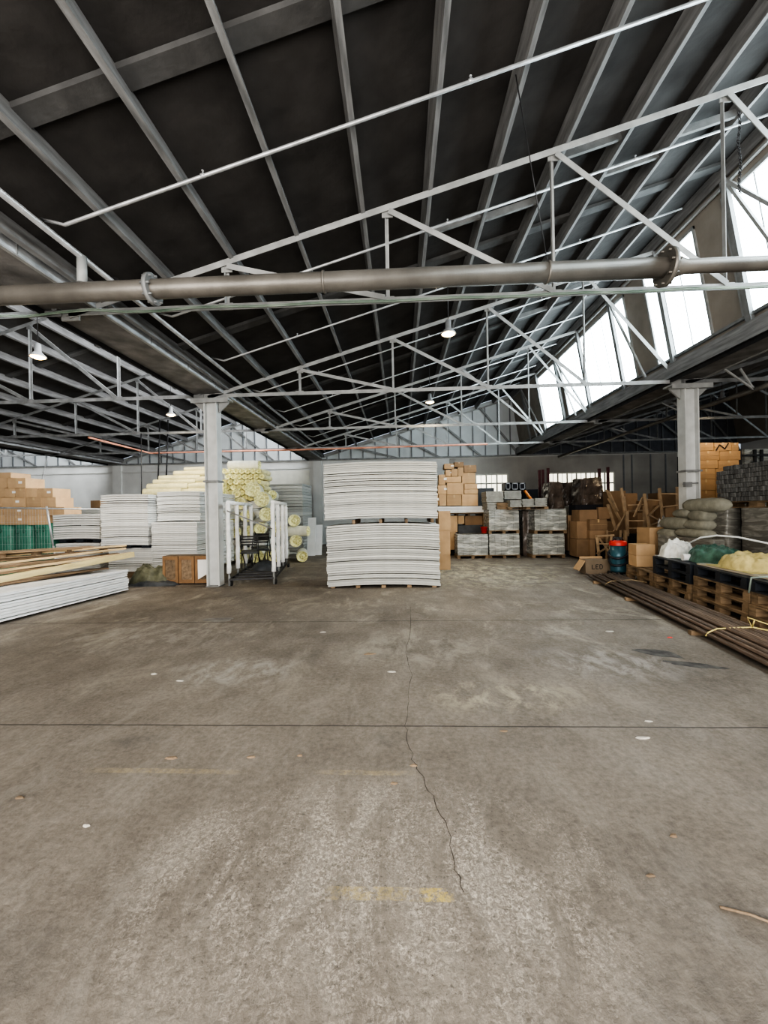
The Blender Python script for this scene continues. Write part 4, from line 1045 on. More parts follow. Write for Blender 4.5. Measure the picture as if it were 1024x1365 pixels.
tag(MB().tube([p, q_ + (q_ - p) * 1.3], .05, 12).build('orange_tube', ORANGE), 'fat orange tube leaning behind the grey packs', 'tube')
# goods behind: dark olive boxes between
for rc, Y, lb_, m_ in (((265, 278, 350, 600), 15.2, 'dull greenish tall carton behind the stand', GREYTARP), ((515, 285, 580, 600), 15.0, 'dark tall crate behind the orange tube', DVOID), ((268, 318, 308, 600), 15.9, 'olive tall carton left of the grey packs', OLIVE)):
    ox, oy, s = D; xm = ox + (rc[0] + rc[2]) / 2 / s
    carton(at(ox + rc[0] / s, 650, Y)[0], at(ox + rc[2] / s, 650, Y)[0], Y, Y + .6, 0, at(xm, oy + rc[1] / s, Y)[1], lb_, None, m_, tape=False)
# red fire bucket on its stand
p = P3(646.5, 707, 13.1)
t = thing('fire_bucket', (p.x, p.y, p.z - .08), 'red bucket hung in the gap beside the stand', 'bucket')
MB().lathe([(.001, 0), (.08, 0), (.115, .2), (.12, .2), (.12, .21), (.11, .2)], (p.x, 13.24, p.z - .1), 16).build('bucket_body', REDP, t)
MB().tube([(p.x - .11, 13.24, p.z + .1), (p.x, 13.24, p.z + .2), (p.x + .11, 13.24, p.z + .1)], .006, 6).build('bucket_handle', DARKST, t)
# maroon rack uprights
for i, (px, y0, y1) in enumerate(((719.5, 626.5, 735), (724, 626, 735), (731, 624, 735), (799.5, 624.5, 735), (811, 622.5, 735))):
    Y = 17.2; p = P3(px, y0, Y); m = MB().box(p.x - .05, p.x + .05, Y, Y + .08, 0, p.z)
    for k in range(12): m.box(p.x - .058, p.x - .05, Y + .01, Y + .05, p.z - .1 - .18 * k, p.z - .04 - .18 * k)
    tag(m.build('rack_upright', MAROON), ['maroon steel upright, leftmost of three near the small left window', 'maroon steel upright, second of three left of the wrapped heaps', 'maroon steel upright, tallest of three left of the wrapped heaps', 'dark upright rising behind the right wrapped heap', 'tall maroon upright at the right end of the back windows'][i], 'upright')
# black wrapped heaps, right
def bundle(rect, Y, dep, label, sc=D, m=BLACKW, z0=0.0, rough=.07):
    ox, oy, s = sc; x0, y0, x1, y1 = rect
    pm = ox + (x0 + x1) / 2 / s; X0, X1 = at(ox + x0 / s, 660, Y)[0], at(ox + x1 / s, 660, Y)[0]; z1 = at(pm, oy + y0 / s, Y)[1]
    b = MB(); nx, nz_ = 16, 18; cx, cy = (X0 + X1) / 2, Y + dep / 2; n = 40; vs = []
    for q in range(nz_ + 1):
        f = q / nz_
        for k in range(n):
            a = 2 * PI * k / n; c, sn = math.cos(a), math.sin(a)
            o = 1 + rough * 2.2 * noise.fractal(Vector((c * 2 + X0, sn * 2, f * 7)), .7, 2.1, 4)
            e = .35
            if f > .93: o *= .9
            vs.append((cx + (X1 - X0) / 2 * o * math.copysign(abs(c) ** e, c) * .96, cy + dep / 2 * o * math.copysign(abs(sn) ** e, sn), z0 + (z1 - z0) * (f + (.03 * noise.noise(Vector((c * 2, sn * 2, X0))) if q == nz_ else 0))))
    b.add(vs, [(q * n + k, q * n + (k + 1) % n, (q + 1) * n + (k + 1) % n, (q + 1) * n + k) for q in range(nz_) for k in range(n)])
    b.f += [tuple(reversed(range(n))), tuple(range(nz_ * n, nz_ * n + n))]; b.sm += [False] * 2
    return tag(b.build('wrapped_heap', m), label, 'wrapped load')
bundle((640, 246, 722, 600), 14.9, .9, 'dark shiny wrapped heap left of the row before the back windows')
bundle((722, 250, 806, 600), 15.9, .8, 'dark shiny wrapped heap in the middle before the back windows')
bundle((810, 226, 935, 600), 14.5, 1.0, 'tall brown wrapped heap with loose plastic before the back windows')
bundle((745, 372, 812, 600), 13.9, .6, 'low grey wrapped bundle beside the right pallet pair', m=WRAPD)
# brown cartons behind the vacuum
cs = [((736, 486, 782, 606), 13.3, 'dull brown carton by the right pallet pair, lower'), ((736, 420, 782, 485), 13.3, 'dull brown carton by the right pallet pair, upper'),
      ((784, 545, 850, 640), 12.6, 'large dark brown carton on the floor, left of the timber frames'), ((784, 452, 846, 544), 12.6, 'dark brown carton stacked above the large floor carton'), ((797, 392, 893, 451), 12.6, 'wide dull carton at the top of the brown stack'),
      ((852, 545, 882, 640), 12.5, 'narrow brown carton at the foot of the brown stack'), ((852, 500, 940, 544), 12.4, 'brown carton in the middle right of the brown stack'), ((852, 442, 944, 499), 12.4, 'light brown sealed carton right of the brown stack'), ((895, 378, 958, 441), 12.9, 'dark brown carton behind the timber frames'), ((905, 452, 975, 560), 12.9, 'shadowed brown carton beside the sealed one')]
for rc, Y, lb_ in cs: cpx(rc, Y, .55, lb_, D, m=CARDD, tape=('sealed' in lb_))
carton(at(570 + 797 / 3.938, 650, 12.7)[0], at(570 + 945 / 3.938, 650, 12.7)[0], 13.0, 13.5, 0, 1.7, 'dark block hidden behind the brown stack', None, DVOID, tape=False, name='dark_block')  # plain near-black block backing the cartons

# timber frames (upended chairs and trestles)
G4 = (760, 560, 3.879)
def stick(pts, sc, Y0, Y1, w=.045):
    a = P3(sc[0] + pts[0] / sc[2], sc[1] + pts[1] / sc[2], Y0); c = P3(sc[0] + pts[2] / sc[2], sc[1] + pts[3] / sc[2], Y1); return MB().bar(a, c, w, w * .6)
FRW = mat('bare frame wood', (.34, .245, .155), .8, 0, .25, 5, .2, 30, rnd=.2)
fr = [
 ('timber trestle with crossed legs standing at the left of the frames', [(265, 350, 300, 590), (200, 370, 245, 470), (240, 570, 290, 480), (280, 395, 300, 590), (300, 470, 385, 465), (300, 440, 383, 435)]),
 ('upended wooden chair frame with straight rungs in the middle of the frames', [(295, 470, 298, 600), (383, 440, 385, 590), (300, 520, 385, 520), (300, 560, 385, 556), (350, 470, 385, 385), (330, 500, 375, 400)]),
 ('wooden frame with a slanting board right of the middle chair', [(385, 380, 410, 560), (405, 490, 480, 530), (400, 410, 465, 415), (405, 495, 460, 440), (410, 545, 470, 520)]),
 ('thin upright timber stand at the right of the frames', [(462, 352, 480, 520), (553, 345, 556, 470), (470, 380, 555, 382), (475, 450, 553, 440)]),
 ('loose plank frame leaning left against the cartons', [(195, 435, 235, 560), (200, 405, 262, 520), (225, 575, 300, 470), (190, 360, 225, 450)]),
 ('small chair frame lying low beside the vacuum cleaner', [(135, 600, 225, 595), (140, 605, 150, 700), (215, 600, 205, 690), (145, 640, 215, 640), (140, 690, 205, 650), (150, 610, 210, 690)])]
for i, (lb_, sts) in enumerate(fr):
    Y = [11.8, 11.5, 11.3, 11.6, 12.0, 10.9][i]
    p0 = P3(G4[0] + sts[0][0] / G4[2], 720, Y)
    t = thing('wooden_trestle', (p0.x, Y, 0), lb_, 'trestle', None)
    for j, s in enumerate(sts): stick(s, G4, Y + .12 * (j % 3), Y + .12 * ((j + 1) % 3), .07 if j < 2 else .055).build('frame_member', FRW, t)
    lowz = .0
    if i < 5:   # legs down to the floor
        for dx in (0, .5): MB().bar((p0.x + dx, Y + .1, 0), (p0.x + dx + .04, Y + .1, P3(G4[0] + sts[0][0] / G4[2], G4[1] + 570 / G4[2], Y).z), .05, .04).build('leg', FRW, t)
# clutter cartons under and behind the frames
k4 = [((300, 590, 420, 700), 12.1, 'dark crate below the upended chair frames', DVOID), ((395, 415, 455, 600), 12.6, 'brown carton behind the slanting board', CARDD), ((215, 365, 290, 600), 12.9, 'brown carton behind the timber trestle', CARDD), ((290, 378, 350, 600), 13.1, 'dark brown tall carton behind the chair frame', CARDD), ((455, 375, 600, 600), 13.2, 'wide dull carton behind the thin timber stand', CARDD), ((350, 480, 396, 600), 12.4, 'shadowed carton among the chair frames', CARDD), ((495, 440, 560, 600), 11.9, 'pale carton left of the grey sacks', CARDD)]
for rc, Y, lb_, m_ in k4:
    ox, oy, s = G4; xm = ox + (rc[0] + rc[2]) / 2 / s
    carton(at(ox + rc[0] / s, 690, Y)[0], at(ox + rc[2] / s, 690, Y)[0], Y, Y + .5, 0, at(xm, oy + rc[1] / s, Y)[1], lb_, None, m_, tape=False)
p = P3(760 + 505 / 3.879, 560 + 480 / 3.879, 10.6)
tag(heap(p.x, 10.7, 0, .7, .5, p.z * 1.1, 5.5, 26, .15, 3).build('plastic_heap', mat('crumpled grey plastic', (.2, .2, .2), .25, 0, .8, 12, 1, 12, c2=(.4, .4, .4))), 'crumpled clear plastic heap beside the sacks', 'heap')

# LED carton
YL = 9.75; x0, x1 = X(780, YL), X(811.5, YL); z1 = at(795, 746.5, YL)[1]
CARDL = mat('grey brown carton', (.20, .155, .11), .85, 0, .12, 4, .1, 20)
t = carton(x0, x1, YL, YL + .35, 0.002, z1, 'open low carton printed LED on the floor left of the vacuum cleaner', None, CARDL, tape=False)
MB().prism([(x0, z1 - .01), (x0 - .16, z1 - .24), (x0 - .15, z1 - .26), (x0 + .005, z1 - .03)], YL + .02, YL + .33).build('carton_flap', CARD, t)
MB().box(x0, x1, YL + .33, YL + .345, z1 - .02, z1 + .05).build('carton_flap', CARD, t)
def letters(text, x, z, y, h, m, parent, w=None, st=.016):
    w = w or h * .55; sp = w * 1.5
    F = {'L': [(0, 0, 0, 1), (0, 0, 1, 0)], 'E': [(0, 0, 0, 1), (0, 0, 1, 0), (0, .5, .8, .5), (0, 1, 1, 1)], 'D': [(0, 0, 0, 1), (0, 0, .7, 0), (0, 1, .7, 1), (.7, 0, 1, .25), (1, .25, 1, .75), (1, .75, .7, 1)]}
    b = MB()
    for i, ch in enumerate(text):
        for (a, c, d, e) in F[ch]: b.bar((x + i * sp + a * w, y, z + c * h), (x + i * sp + d * w, y, z + e * h), .003, st, up=(0, 0, 1)) if c == e else b.bar((x + i * sp + a * w, y, z + c * h), (x + i * sp + d * w, y, z + e * h), st, .003, up=(0, 1, 0))
    return b.build('printed_letters', m, parent)
letters('LED', (x0 + x1) / 2 - .13, .13, YL - .009, .10, INK, t, w=.06)

# vacuum cleaner
YV = 9.5; x = X(823.5, YV); zt = at(823, 720, YV)[1]; r = 9.5 / F0 * YV
t = thing('vacuum_cleaner', (x, YV, 0), 'blue drum vacuum cleaner with red lid and black hose beside the cartons', 'vacuum cleaner')
MB().lathe([(.001, .1), (r, .1), (r * 1.02, .14), (r, .2), (r, .45), (r * 1.03, .47), (r, .49), (r, zt - .12), (.001, zt - .12)], (x, YV, 0), 28).build('drum', BLUEP, t)
MB().lathe([(r * 1.08, zt - .12), (r * 1.1, zt - .06), (r * .95, zt - .01), (.001, zt)], (x, YV, 0), 28).build('lid', REDP, t)
MB().lathe([(.07, zt), (.065, zt + .07), (.001, zt + .075)], (x, YV, 0), 16).build('motor_cap', DARKST, t)
MB().tube([(x - .12, YV, zt - .02), (x - .1, YV, zt + .05), (x + .1, YV, zt + .05), (x + .12, YV, zt - .02)], .015, 8).build('carry_handle', DARKST, t)
m = MB()
for s in (-1, 1): m.box(x + s * r * .7 - .03, x + s * r * .7 + .03, YV - r * .9, YV + r * .9, .05, .1)
m.build('chassis', DARKST, t)
for sx_, sy_ in ((-1, -1), (1, -1), (-1, 1), (1, 1)): a = x + sx_ * r * .85; MB().tube([(a - .02, YV + sy_ * r * .75, .05), (a + .02, YV + sy_ * r * .75, .05)], .05, 12).build('wheel', DARKST, t)
pts = []
for i in range(46):
    a = i / 45 * 2.2 * 2 * PI; pts.append((x + (r * 1.12 + .02 * math.sin(i)) * math.cos(a), YV + (r * 1.12) * math.sin(a), .62 - .008 * i + .10 * math.sin(a * 1.0 + 1)))
MB().tube(pts, .027, 8).build('hose', mat('black hose rubber', (.02, .022, .03), .4), t)

# ------------------------------------------------------------------ right: tube bundle and rows of pallets
RD = Vector((-.135, -.991, 0)).normalized(); RN = Vector((RD.y * -1, RD.x, 0)) * 1  # towards the camera / to the right
RN = Vector((.991, -.135, 0)).normalized()
O = Vector((4.22, 9.35, 0))
for i, s in enumerate((.8, 2.4, 4.3)):
    a = O + RD * s - RN * .07; tag(MB().bar(a + Vector((0, 0, .025)), a + RN * .86 + Vector((0, 0, .025)), .07, .05).build('timber_bearer', WOOD), f'short timber block under the rusty tube bundle, {ORD[i]} from the back', 'bearer', 'blocks under the tubes')
q = 0
for lay in range(3):
    n = (17, 13, 7)[lay]
    for i in range(n):
        off = .0 + (i + lay * (1.5 if lay < 2 else 2.2)) * .0445 + U(-.001, .001); s0 = .12 + U(-.25, .35) + (.35 if lay else 0); s1 = 6.3 + U(-.2, .2)
        a = O + RN * off + RD * s0; c = O + RN * (off + U(-.006, .006)) + RD * s1; zz = .072 + lay * .040 + U(-.003, .004); L = (c - a).length
        o = MB().tube([(0, -L / 2, 0), (U(-.004, .004), 0, .002), (0, L / 2, 0)], .021, 8).build('steel_tube', RUSTP, origin=(0, 0, 0))
        o.location = (a + c) / 2 + Vector((0, 0, zz)); o.rotation_euler = (0, 0, math.atan2(c.y - a.y, c.x - a.x) - PI / 2)
        tag(o, f'rusty brown steel tube in the {["bottom", "middle", "top"][lay]} layer of the long bundle on the right floor', 'tube', f'tubes, {["bottom", "middle", "top"][lay]} layer of the bundle')
for i in range(9):   # second, inner run beside the pallets
    off = .74 + i * .045 - .0; 
    a = O + RN * off + RD * (.15 + U(-.2, .3)); c = O + RN * off + RD * (5.9 + U(-.3, .3)); zz = .022
    if i > -1: continue
    tag(MB().tube([a + Vector((0, 0, zz)), c + Vector((0, 0, zz))], .021, 8).build('steel_tube', RUSTP), 'rusty steel tube lying on the floor between the bundle and the pallets', 'tube', 'loose tubes by the pallets')
# yellow strap round the bundle
for j, s in enumerate((1.35, 4.55)):
    a = O + RD * s; b = MB(); pts = [a + Vector((-.035, 0, .06)), a + RN * .0 + Vector((0, 0, .105)), a + RN * .09 + Vector((0, 0, .15)), a + RN * .45 + Vector((0, 0, .18)), a + RN * .7 + RD * .06 + Vector((0, 0, .14))]
    b.tube(pts, .008 if j else .005, 6)
    if j: b.tube([pts[3], pts[3] + Vector((.03, .1, .09)), pts[3] + Vector((.12, -.1, .05))], .007, 6); b.tube([pts[3], pts[3] + Vector((-.06, -.1, .10))], .007, 6)
    tag(b.build('tie_cord', YELLT if j else WOODL), ['thin pale cord tied round the far part of the tube bundle', 'yellow cord knotted round the near part of the tube bundle'][j], 'cord')
# pallets
rzp = math.atan2(RN.y, RN.x)
Pc = O + RN * .80
stacks = [(.15, ['w', 'w']), (1.42, ['w', 'w', 'b', 'b']), (2.70, ['w', 'w', 'w', 'b']), (3.98, ['w', 'w', 'w', 'b']), (5.25, ['w', 'w', 'w', 'b'])]
PH = .150
STK = {}
for i, (s, ks_) in enumerate(stacks):
    z = 0.0
    for j, kd in enumerate(ks_):
        off = Pc + RN * (.4 + U(-.01, .02)) + RD * (s + .6 + U(-.03, .03))
        sz = 1.12; 
        pallet(kd, off.x, off.y, z, rzp + U(-.02, .02), f'{"brown wooden" if kd == "w" else "black plastic"} pallet beside the tubes, {ORD[i]} stack from the back, {["bottom", "second", "third", "fourth"][j]} up', 1, 1, sz)
        z += .144 * sz + .003
    STK[i] = z
for i, s in enumerate((2.9, 4.2)):   # second row behind
    z = 0.0
    for j in range(4):
        off = Pc + RN * (1.26) + RD * (s + .6)
        kd = 'w' if j < 3 else 'b'
        pallet(kd, off.x, off.y, z, rzp, f'{"brown wooden" if kd == "w" else "black plastic"} pallet in the rear row, {ORD[i]} stack from the back, {["bottom", "second", "third", "fourth"][j]} up', 1, 1, 1.12)
        z += .144 * 1.12 + .003
ZT = STK[1]; Z0p = STK[0]
def rp(s, n_, z): v = Pc + RN * n_ + RD * s; return Vector((v.x, v.y, z))
# two cartons on the first stack
c0 = rp(.38, .24, 0)
H3 = (740, 680, 3.606)
for j, h0 in enumerate((0, .235)):
    carton(c0.x - .18, c0.x + .18, c0.y - .2, c0.y + .2, Z0p + h0, Z0p + h0 + .23, f'small open-topped brown carton right of the vacuum cleaner, {["lower", "upper"][j]} of two', None, CARD, rz=rzp, tape=False)
# stuff on top
def drape(cx, cy, z0, w, d, h, seed, m, name, label, cat, rz=0, **kw):
    o = heap(0, 0, 0, w, d, h, seed, **kw).build(name, m, origin=(0, 0, 0)); o.location = (cx, cy, z0); o.rotation_euler[2] = rz; return tag(o, label, cat)
v = rp(1.1, .30, 0); drape(v.x, v.y, Z0p + .0 if False else ZT - .165, .1, .1, .01, 1, CLOTHW, 'x', 'x', 'x') if False else None
v = rp(1.60, .33, 0); drape(v.x, v.y, ZT + .004, .56, .50, .36, 7.7, CLOTHW, 'plastic_sheeting', 'crumpled white plastic sheeting on the pallets beside the small cartons', 'sheeting', rzp, n=60, fold=.35, freq=3.5)
v = rp(2.42, .50, 0); drape(v.x, v.y, ZT + .004, .66, 1.1, .36, 2.9, TARPG, 'green_tarpaulin', 'folded dark green tarpaulin on the pallets behind the white sheeting', 'tarpaulin', rzp, n=60, fold=.3, freq=2.6)
# white cylinders (two rolls) lying
a = rp(2.25, .12, ZT + .065)
for j in range(2):
    p = rp(2.2, .12 + j * .22, ZT + .062); MBt = MB().tube([p, p + RN * .19], .058, 16)
    tag(MBt.build('tape_roll', WHITEP), ['left white roll lying before the green tarpaulin', 'right white roll lying before the green tarpaulin'][j], 'roll')
# light board slab, laid along the rows
a, c = rp(2.7, .55, STK[2] + .02), rp(4.6, .65, STK[2] + .02)
tag(MB().bar(rp(2.68, .45, STK[2] + .014), rp(4.7, .50, STK[2] + .014), .75, .022).build('ply_sheet', mat('pale ply', (.45, .40, .31), .7, 0, .15, 4)), 'pale plywood sheet lying on the black pallets under the yellow sack', 'sheet')
for j in range(7):
    p = rp(2.75 + .03 * j, .9 + .105 * j, ZT + .02); e = rp(5.3 - .1 * j, .9 + .105 * j, ZT + .02 + .04 * (j % 3))
    tag(MB().bar(p, e, .10, .035).build('timber_plank', [WOOD, WOODD, WOODL][j % 3]), f'brown plank lying along the rear pallets, {ORD[j]} from the aisle', 'plank', 'planks on the rear pallets')
v = rp(3.35, .42, 0); drape(v.x, v.y, STK[2] + .03, .62, .95, .30, 4.4, YSACK, 'yellow_sack', 'crumpled yellow woven sack on the pale plywood', 'sack', rzp, n=60, fold=.35, freq=2.4)
p0, p1, p2 = rp(1.9, .45, ZT + .40), rp(3.0, .75, ZT + .52), rp(5.4, 1.0, ZT + .30)
pts = [P3(740 + a / 3.606, 680 + b_ / 3.606, Y) for a, b_, Y in ((640, 160, 7.6), (700, 132, 7.3), (780, 122, 7.0), (880, 130, 6.7), (1024, 160, 6.2), (1120, 200, 5.9))]
tag(MB().tube(pts, .016, 8).build('plastic_conduit', WHITEP), 'long white plastic conduit arching over the planks at the right', 'conduit')
b = MB()
for j in range(6):
    c = rp(4.3 + .03 * j, .35, STK[3] + .02 + .022 * j); rr = .26 - .014 * j; b.tube([c + Vector((rr * math.cos(a) * .8, rr * math.sin(a), .012 * math.sin(3 * a + j))) for a in [k * PI / 14 for k in range(29)]], .012, 6, cap=False)
b.tube([rp(4.15, .12, STK[3] + .05), rp(4.05, -.03, STK[3] + .02), rp(4.03, -.05, STK[3] - .18)], .012, 6)
tag(b.build('coiled_hose', HOSE), 'coil of grey green hose on the near black pallets at the right edge', 'hose')
v = rp(4.2, .85, 0); drape(v.x, v.y, STK[3] + .004, .5, .6, .33, 8.1, CLOTHW, 'white_bag', 'white plastic bag behind the coiled hose at the right edge', 'bag', rzp, n=30)
tag(MB().tube([rp(3.6, .65, STK[2] + .20), rp(4.6, .95, STK[2] + .12)], .03, 10).build('dark_pipe', BLACKP), 'short dark blue pipe beside the yellow sack', 'pipe')

# boxes behind the green tarpaulin
for rc, Y, lb_, m_ in (((410, 557, 536, 616), 9.6, 'light brown flat carton behind the green tarpaulin', CARD), ((540, 568, 640, 616), 9.5, 'dark brown carton before the sacks', CARDD)):
    ox, oy, s = G4; xm = ox + (rc[0] + rc[2]) / 2 / s
    carton(at(ox + rc[0] / s, 700, Y)[0], at(ox + rc[2] / s, 700, Y)[0], Y, Y + .5, 0, at(xm, oy + rc[1] / s, Y)[1], lb_, None, m_, tape=(m_ == CARD))
# sacks
def sack(x, y, z, w, d, h, rz, label, tilt=0):
    b = MB(); n = 20; sd = R() * 9
    prof = [(-1, .15), (-.94, .62), (-.75, .9), (-.3, 1), (.3, .98), (.75, .9), (.94, .62), (1, .15)]
    vs = []
    M = Matrix.Translation((x, y, z + h / 2)) @ Matrix.Rotation(rz, 4, 'Z') @ Matrix.Rotation(tilt, 4, 'Y')
    for u, r in prof:
        for k in range(n):
            a = 2 * PI * k / n; o = 1 + .08 * noise.noise(Vector((u * 3 + sd, math.cos(a) * 2, math.sin(a) * 2)))
            c, sn = math.cos(a), math.sin(a)
            vs.append(M @ Vector((u * w / 2, (.55 + .45 * r) * d / 2 * o * math.copysign(abs(c) ** .8, c), r * h / 2 * o * sn)))
    b.add(vs, [(i * n + k, i * n + (k + 1) % n, (i + 1) * n + (k + 1) % n, (i + 1) * n + k) for i in range(len(prof) - 1) for k in range(n)], True)
    b.f += [tuple(reversed(range(n))), tuple(range(len(vs) - n, len(vs)))]; b.sm += [False] * 2
    return tag(b.build('filled_sack', SACK), label, 'sack', 'sacks before the right column')
XS = 5.90
def sackpx(rect, lb_, w=.5, grow=1.2):
    ox, oy, s = G4; x0, y0, x1, y1 = rect; xm = ox + (x0 + x1) / 2 / s
    ya, yb = at_x(ox + x0 / s, oy + (y0 + y1) / 2 / s, XS)[0], at_x(ox + x1 / s, oy + (y0 + y1) / 2 / s, XS)[0]
    z1, z0 = at_x(xm, oy + y0 / s, XS)[1], at_x(xm, oy + y1 / s, XS)[1]
    sack(XS + w / 2, (ya + yb) / 2, z0 - (z1 - z0) * (grow - 1), ya - yb, w, (z1 - z0) * grow, PI / 2, lb_)
sackpx((568, 402, 770, 466), 'plump grey sack lying topmost before the right column', .3)
sackpx((520, 460, 604, 500), 'small grey sack below the topmost, at its left end', .3)
sackpx((600, 462, 690, 518), 'grey sack pressed beside the wrapped load, second from top', .3)
sackpx((452, 500, 592, 558), 'long grey sack drooping at the left of the sack heap', .3)
sackpx((575, 512, 690, 562), 'grey sack in the third row of the sack heap', .3)
sackpx((530, 558, 690, 604), 'lowest visible grey sack beside the dark carton', .3)
sackpx((440, 560, 528, 604), 'small low grey sack at the far end of the sack heap', .3)
def side_load(px0, px1, py0, X0, w, label, m=WRAPD, name='wrapped_load', z0=0.0, z1=None):
    """load seen by its aisle side: px0 far end, px1 near end"""
    ya, yb = at_x(px0, py0, X0)[0], at_x(px1, py0, X0)[0]
    z1 = at_x((px0 + px1) / 2, py0, X0)[1] if z1 is None else z1
    t = thing(name, (X0 + w / 2, (ya + yb) / 2, z0), label, 'wrapped load')
    b = MB(); N = 40; vs = []; K = 9; cx, cy = X0 + w / 2, (ya + yb) / 2
    for q in range(K + 1):
        for k in range(N):
            a = 2 * PI * k / N; c, sn = math.cos(a), math.sin(a); o = 1 + .02 * noise.noise(Vector((c * 3, sn * 3 + X0, q * .8)))
            e = .22; vs.append((cx + w / 2 * o * math.copysign(abs(c) ** e, c) * .98, cy + (ya - yb) / 2 * o * math.copysign(abs(sn) ** e, sn) * .98, z0 + .1 + (z1 - z0 - .1) * q / K))
    b.add(vs, [(q * N + k, q * N + (k + 1) % N, (q + 1) * N + (k + 1) % N, (q + 1) * N + k) for q in range(K) for k in range(N)])
    b.f += [tuple(reversed(range(N))), tuple(range(K * N, K * N + N))]; b.sm += [False] * 2
    b.build('wrapped_goods', m, t)
    p = MB().box(X0, X0 + w, yb, ya, z0 + .07, z0 + .098)
    for f in (0, .45, .9): y = yb + (ya - yb) * f; p.box(X0 + .01, X0 + w, y, y + (ya - yb) * .1, z0, z0 + .07)
    p.build('base_pallet', WOOD, t)
    return yb, ya, z1
side_load(874, 950, 716, XS, .27, 'narrow dull load carrying the heap of grey sacks')
XQ = 7.4
a1 = side_load(932, 968, 677.5, XQ, .95, 'dull clear-wrapped load just right of the sacks, far one of the row')
a2 = side_load(982, 1075, 677.5, XQ, .95, 'dull clear-wrapped load at the right edge, near one of the row', z1=a1[2])
yb_, ya_ = a2[1] + .02, a1[0] - .02
carton(XQ + .3, XQ + .9, yb_, ya_, 0, a1[2] - .01, 'dark upright block standing for the shaded gap between the two dull wrapped loads', None, DVOID, tape=False, name='dark_block')  # near-black block put in for the shade of the gap
zp = a1[2] + .004; XP = 7.55
yP1 = at_x(952, 650, XP)[0]; yP0 = yP1 - 2.1
pallet('w', XP + .45, (yP1 + yP0) / 2, zp, 0, 'long wooden pallet under the grey paver blocks', 1.12, 2.1 / 1.2, 1.0)
zb0 = zp + .148; ztop = at_x(1000, 616.5, XP)[1]
nrow, ncol = 8, 31; bw = 2.04 / ncol; bh = (ztop - zb0) / nrow
src = None
for r_ in range(nrow):
    for c_ in range(ncol):
        if r_ == nrow - 1 and (c_ < 3 or c_ in (9, 10)): continue
        if src is None:
            src = MB().box(-.42, .42, -bw * .46, bw * .46, 0, bh * .94).build('paver_block', CONCL, origin=(0, 0, 0), bevel=.005); o = src
        else: o = src.copy(); COL.objects.link(o)
        o.location = (XP + .45 + U(-.018, .018), yP1 - .03 - bw * (c_ + .5), zb0 + bh * r_)
        tag(o, 'dark grey concrete paver block stacked on the high pallet at the right', 'paver', 'paver blocks on the high pallet')
# orange boxes beyond
I5 = (880, 440, 5.6875)
Yo = 12.2
lay = [('top', 853, 915, [(290, 408), (410, 540), (542, 597)]), ('second', 916, 985, [(280, 450), (452, 612)]), ('third', 986, 1050, [(280, 440), (442, 600)]), ('fourth', 1051, 1130, [(280, 420), (422, 590)]), ('fifth', 1131, 1215, [(280, 420), (422, 590)]), ('sixth', 1216, 1300, [(280, 420), (422, 590)])]
for nm, a, c, xs in lay:
    for i, (p, q_) in enumerate(xs):
        OC_ = cpx((p, a, q_, c), Yo, .6, f'orange-brown carton right of the column, {ORD[i]} from left in the {nm} layer', I5, m=CARDO, tape=True, group='orange cartons right of the column')
        if nm == 'top' and i == 1: OC = OC_
zlow = at(955, 440 + 1301 / 5.6875, Yo)[1]
wrapped((285, 1301, 595, 1360), Yo, .6, 'dull wrapped load hidden under the orange cartons', 0, m=WRAPD, sc=I5)
# zigzag strap marks on the top orange cartons
b = MB(); pts = [P3(880 + a / 5.6875, 440 + c / 5.6875, Yo - .012) for a, c in ((425, 912), (452, 868), (492, 900), (520, 855))]
for i in range(3): b.bar(pts[i], pts[i + 1], .004, .03)
b.build('strap', INK, OC)
# bluish wrapped goods and dark rack at the right edge
_, V = wrapped((640, 900, 830, 1360), 13.4, .9, 'bluish wrapped load in the shade at the right edge', 0, m=WRAPG, sc=I5)
m = MB(); a = P3(985, 604, 13.2); c = P3(1040, 604, 13.2)
for z in (a.z - .08, a.z - .4): m.bar((a.x, 13.2, z), (c.x + .3, 13.2, z), .05, .06)
for x in (P3(1007, 600, 13.2).x, P3(1016, 600, 13.2).x, a.x + .05): m.bar((x, 13.22, 0), (x, 13.22, a.z + .1), .07, .06)
tag(m.build('dark_rack', DARKST), 'dark steel rack at the right edge behind the paver blocks', 'rack')

# ------------------------------------------------------------------ litter on the floor
lit = [(205, 899, .05, 'pale'), (228, 1011, .06, 'dark'), (552, 1021, .035, 'dark'), (400, 1008, .03, 'dark'), (26, 1064, .04, 'dark'), (858, 984, .06, 'pale'), (523, 896, .06, 'pale'), (493, 872, .10, 'dark'), (335, 1010, .035, 'dark'), (525, 1045, .03, 'dark'), (898, 1115, .03, 'dark'), (868, 1168, .025, 'dark'), (115, 1102, .025, 'pale'), (1000, 1222, .06, 'stick'), (672, 975, .04, 'dark'), (812, 842, .08, 'pale'), (330, 775, .09, 'pale'), (893, 850, .05, 'red'), (240, 908, .05, 'pale'), (865, 962, .035, 'pale'), (430, 843, .06, 'pale')]
LN = ['left of the long joint', 'beside a small dark mark', 'at the crack', 'left of the crack', 'nearest the left edge', 'near the far joint at right', 'before the central stack', 'lying in a small cluster', 'short of the long joint', 'just left of the crack bend', 'near the right edge', 'nearest the camera at right', 'nearest the camera at left', 'at the right edge, longest', 'just past the long joint', 'beyond the oil stain', 'before the trolley', 'beside the tube bundle', 'beyond the joint at left', 'by the long joint at right', 'left of the crack, far back']
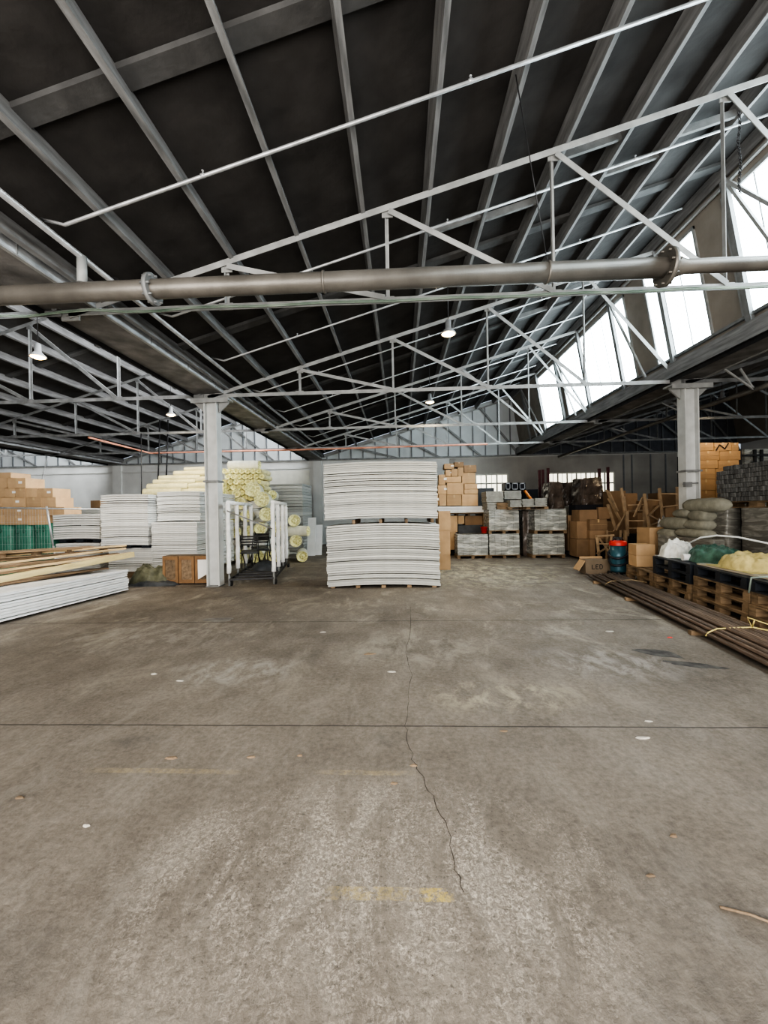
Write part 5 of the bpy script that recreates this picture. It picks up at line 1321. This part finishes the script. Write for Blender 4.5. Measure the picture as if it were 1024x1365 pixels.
for i, (px, py, s, kd) in enumerate(lit):
    x, y = floor_at(px, py); a = U(-.6, .6); b = MB()
    if kd == 'stick': b.tube([(x - .09, y + .03, .006), (x, y, .009), (x + .1, y - .05, .005)], .005, 6)
    else:
        n = 7; pts = [(x + s * (.5 + .5 * R()) * math.cos(2 * PI * k / n + a), y + s * .4 * (.5 + .5 * R()) * math.sin(2 * PI * k / n + a), 0) for k in range(n)]
        vs = [(p[0], p[1], .001) for p in pts] + [(x + (p[0] - x) * .7, y + (p[1] - y) * .7, .006 + .006 * R()) for p in pts]
        b.add(vs, [tuple(reversed(range(n))), tuple(range(n, 2 * n))] + [(k, (k + 1) % n, n + (k + 1) % n, n + k) for k in range(n)])
    nm = {'pale': 'pale scrap', 'dark': 'dark wood splinter', 'stick': 'thin brown stick', 'red': 'small red plastic bit'}[kd]
    side = 'left side' if px < 340 else ('middle' if px < 680 else 'right side'); dep = 'far' if py < 900 else ('middle' if py < 1050 else 'near')
    tag(b.build({'stick': 'stick', 'pale': 'paper_scrap', 'dark': 'wood_splinter', 'red': 'plastic_scrap'}[kd], {'pale': BRK, 'dark': WOODD, 'stick': WOODD, 'red': REDP}[kd]), f'{nm} on the concrete floor, {LN[i]}', 'litter', 'litter on the floor')

# ------------------------------------------------------------------ light
def area(name, loc, rot, sx, sy, e, col=(1, 1, 1)):
    l = bpy.data.lights.new(name, 'AREA'); l.shape = 'RECTANGLE'; l.size = sx; l.size_y = sy; l.energy = e; l.color = col
    o = bpy.data.objects.new(name, l); COL.objects.link(o); o.location = loc; o.rotation_euler = rot; return o
area('behind_camera_fill', (-.5, YB + .15, 2.6), (PI / 2, 0, 0), 12, 4.2, 1000, (1.0, .95, .89))  # unseen fill lamp added behind the camera, for a presumed open door
w = bpy.data.worlds.new('world'); bpy.context.scene.world = w; w.use_nodes = True
w.node_tree.nodes['Background'].inputs[0].default_value = (.75, .85, 1, 1); w.node_tree.nodes['Background'].inputs[1].default_value = .6

# ------------------------------------------------------------------ camera
cam = bpy.data.cameras.new('camera'); co = bpy.data.objects.new('camera', cam); COL.objects.link(co)
cam.sensor_fit = 'HORIZONTAL'; cam.sensor_width = 36; cam.lens = 36 * F0 / 1024; cam.clip_end = 200; cam.clip_start = .05
co.location = (0, 0, EYE)
# level camera turned left by YAW, with a slight roll
Rm = Matrix.Rotation(YAW, 3, 'Z') @ Matrix.Rotation(PI / 2 + PITCH, 3, 'X') @ Matrix.Rotation(-ROLL, 3, 'Z')
co.rotation_euler = Rm.to_euler()
bpy.context.scene.camera = co
sc = bpy.context.scene
sc.view_settings.view_transform = 'AgX'; sc.view_settings.look = 'AgX - High Contrast'; sc.view_settings.exposure = 0.62
for o in bpy.data.objects:
    if '_w' in o: del o['_w']
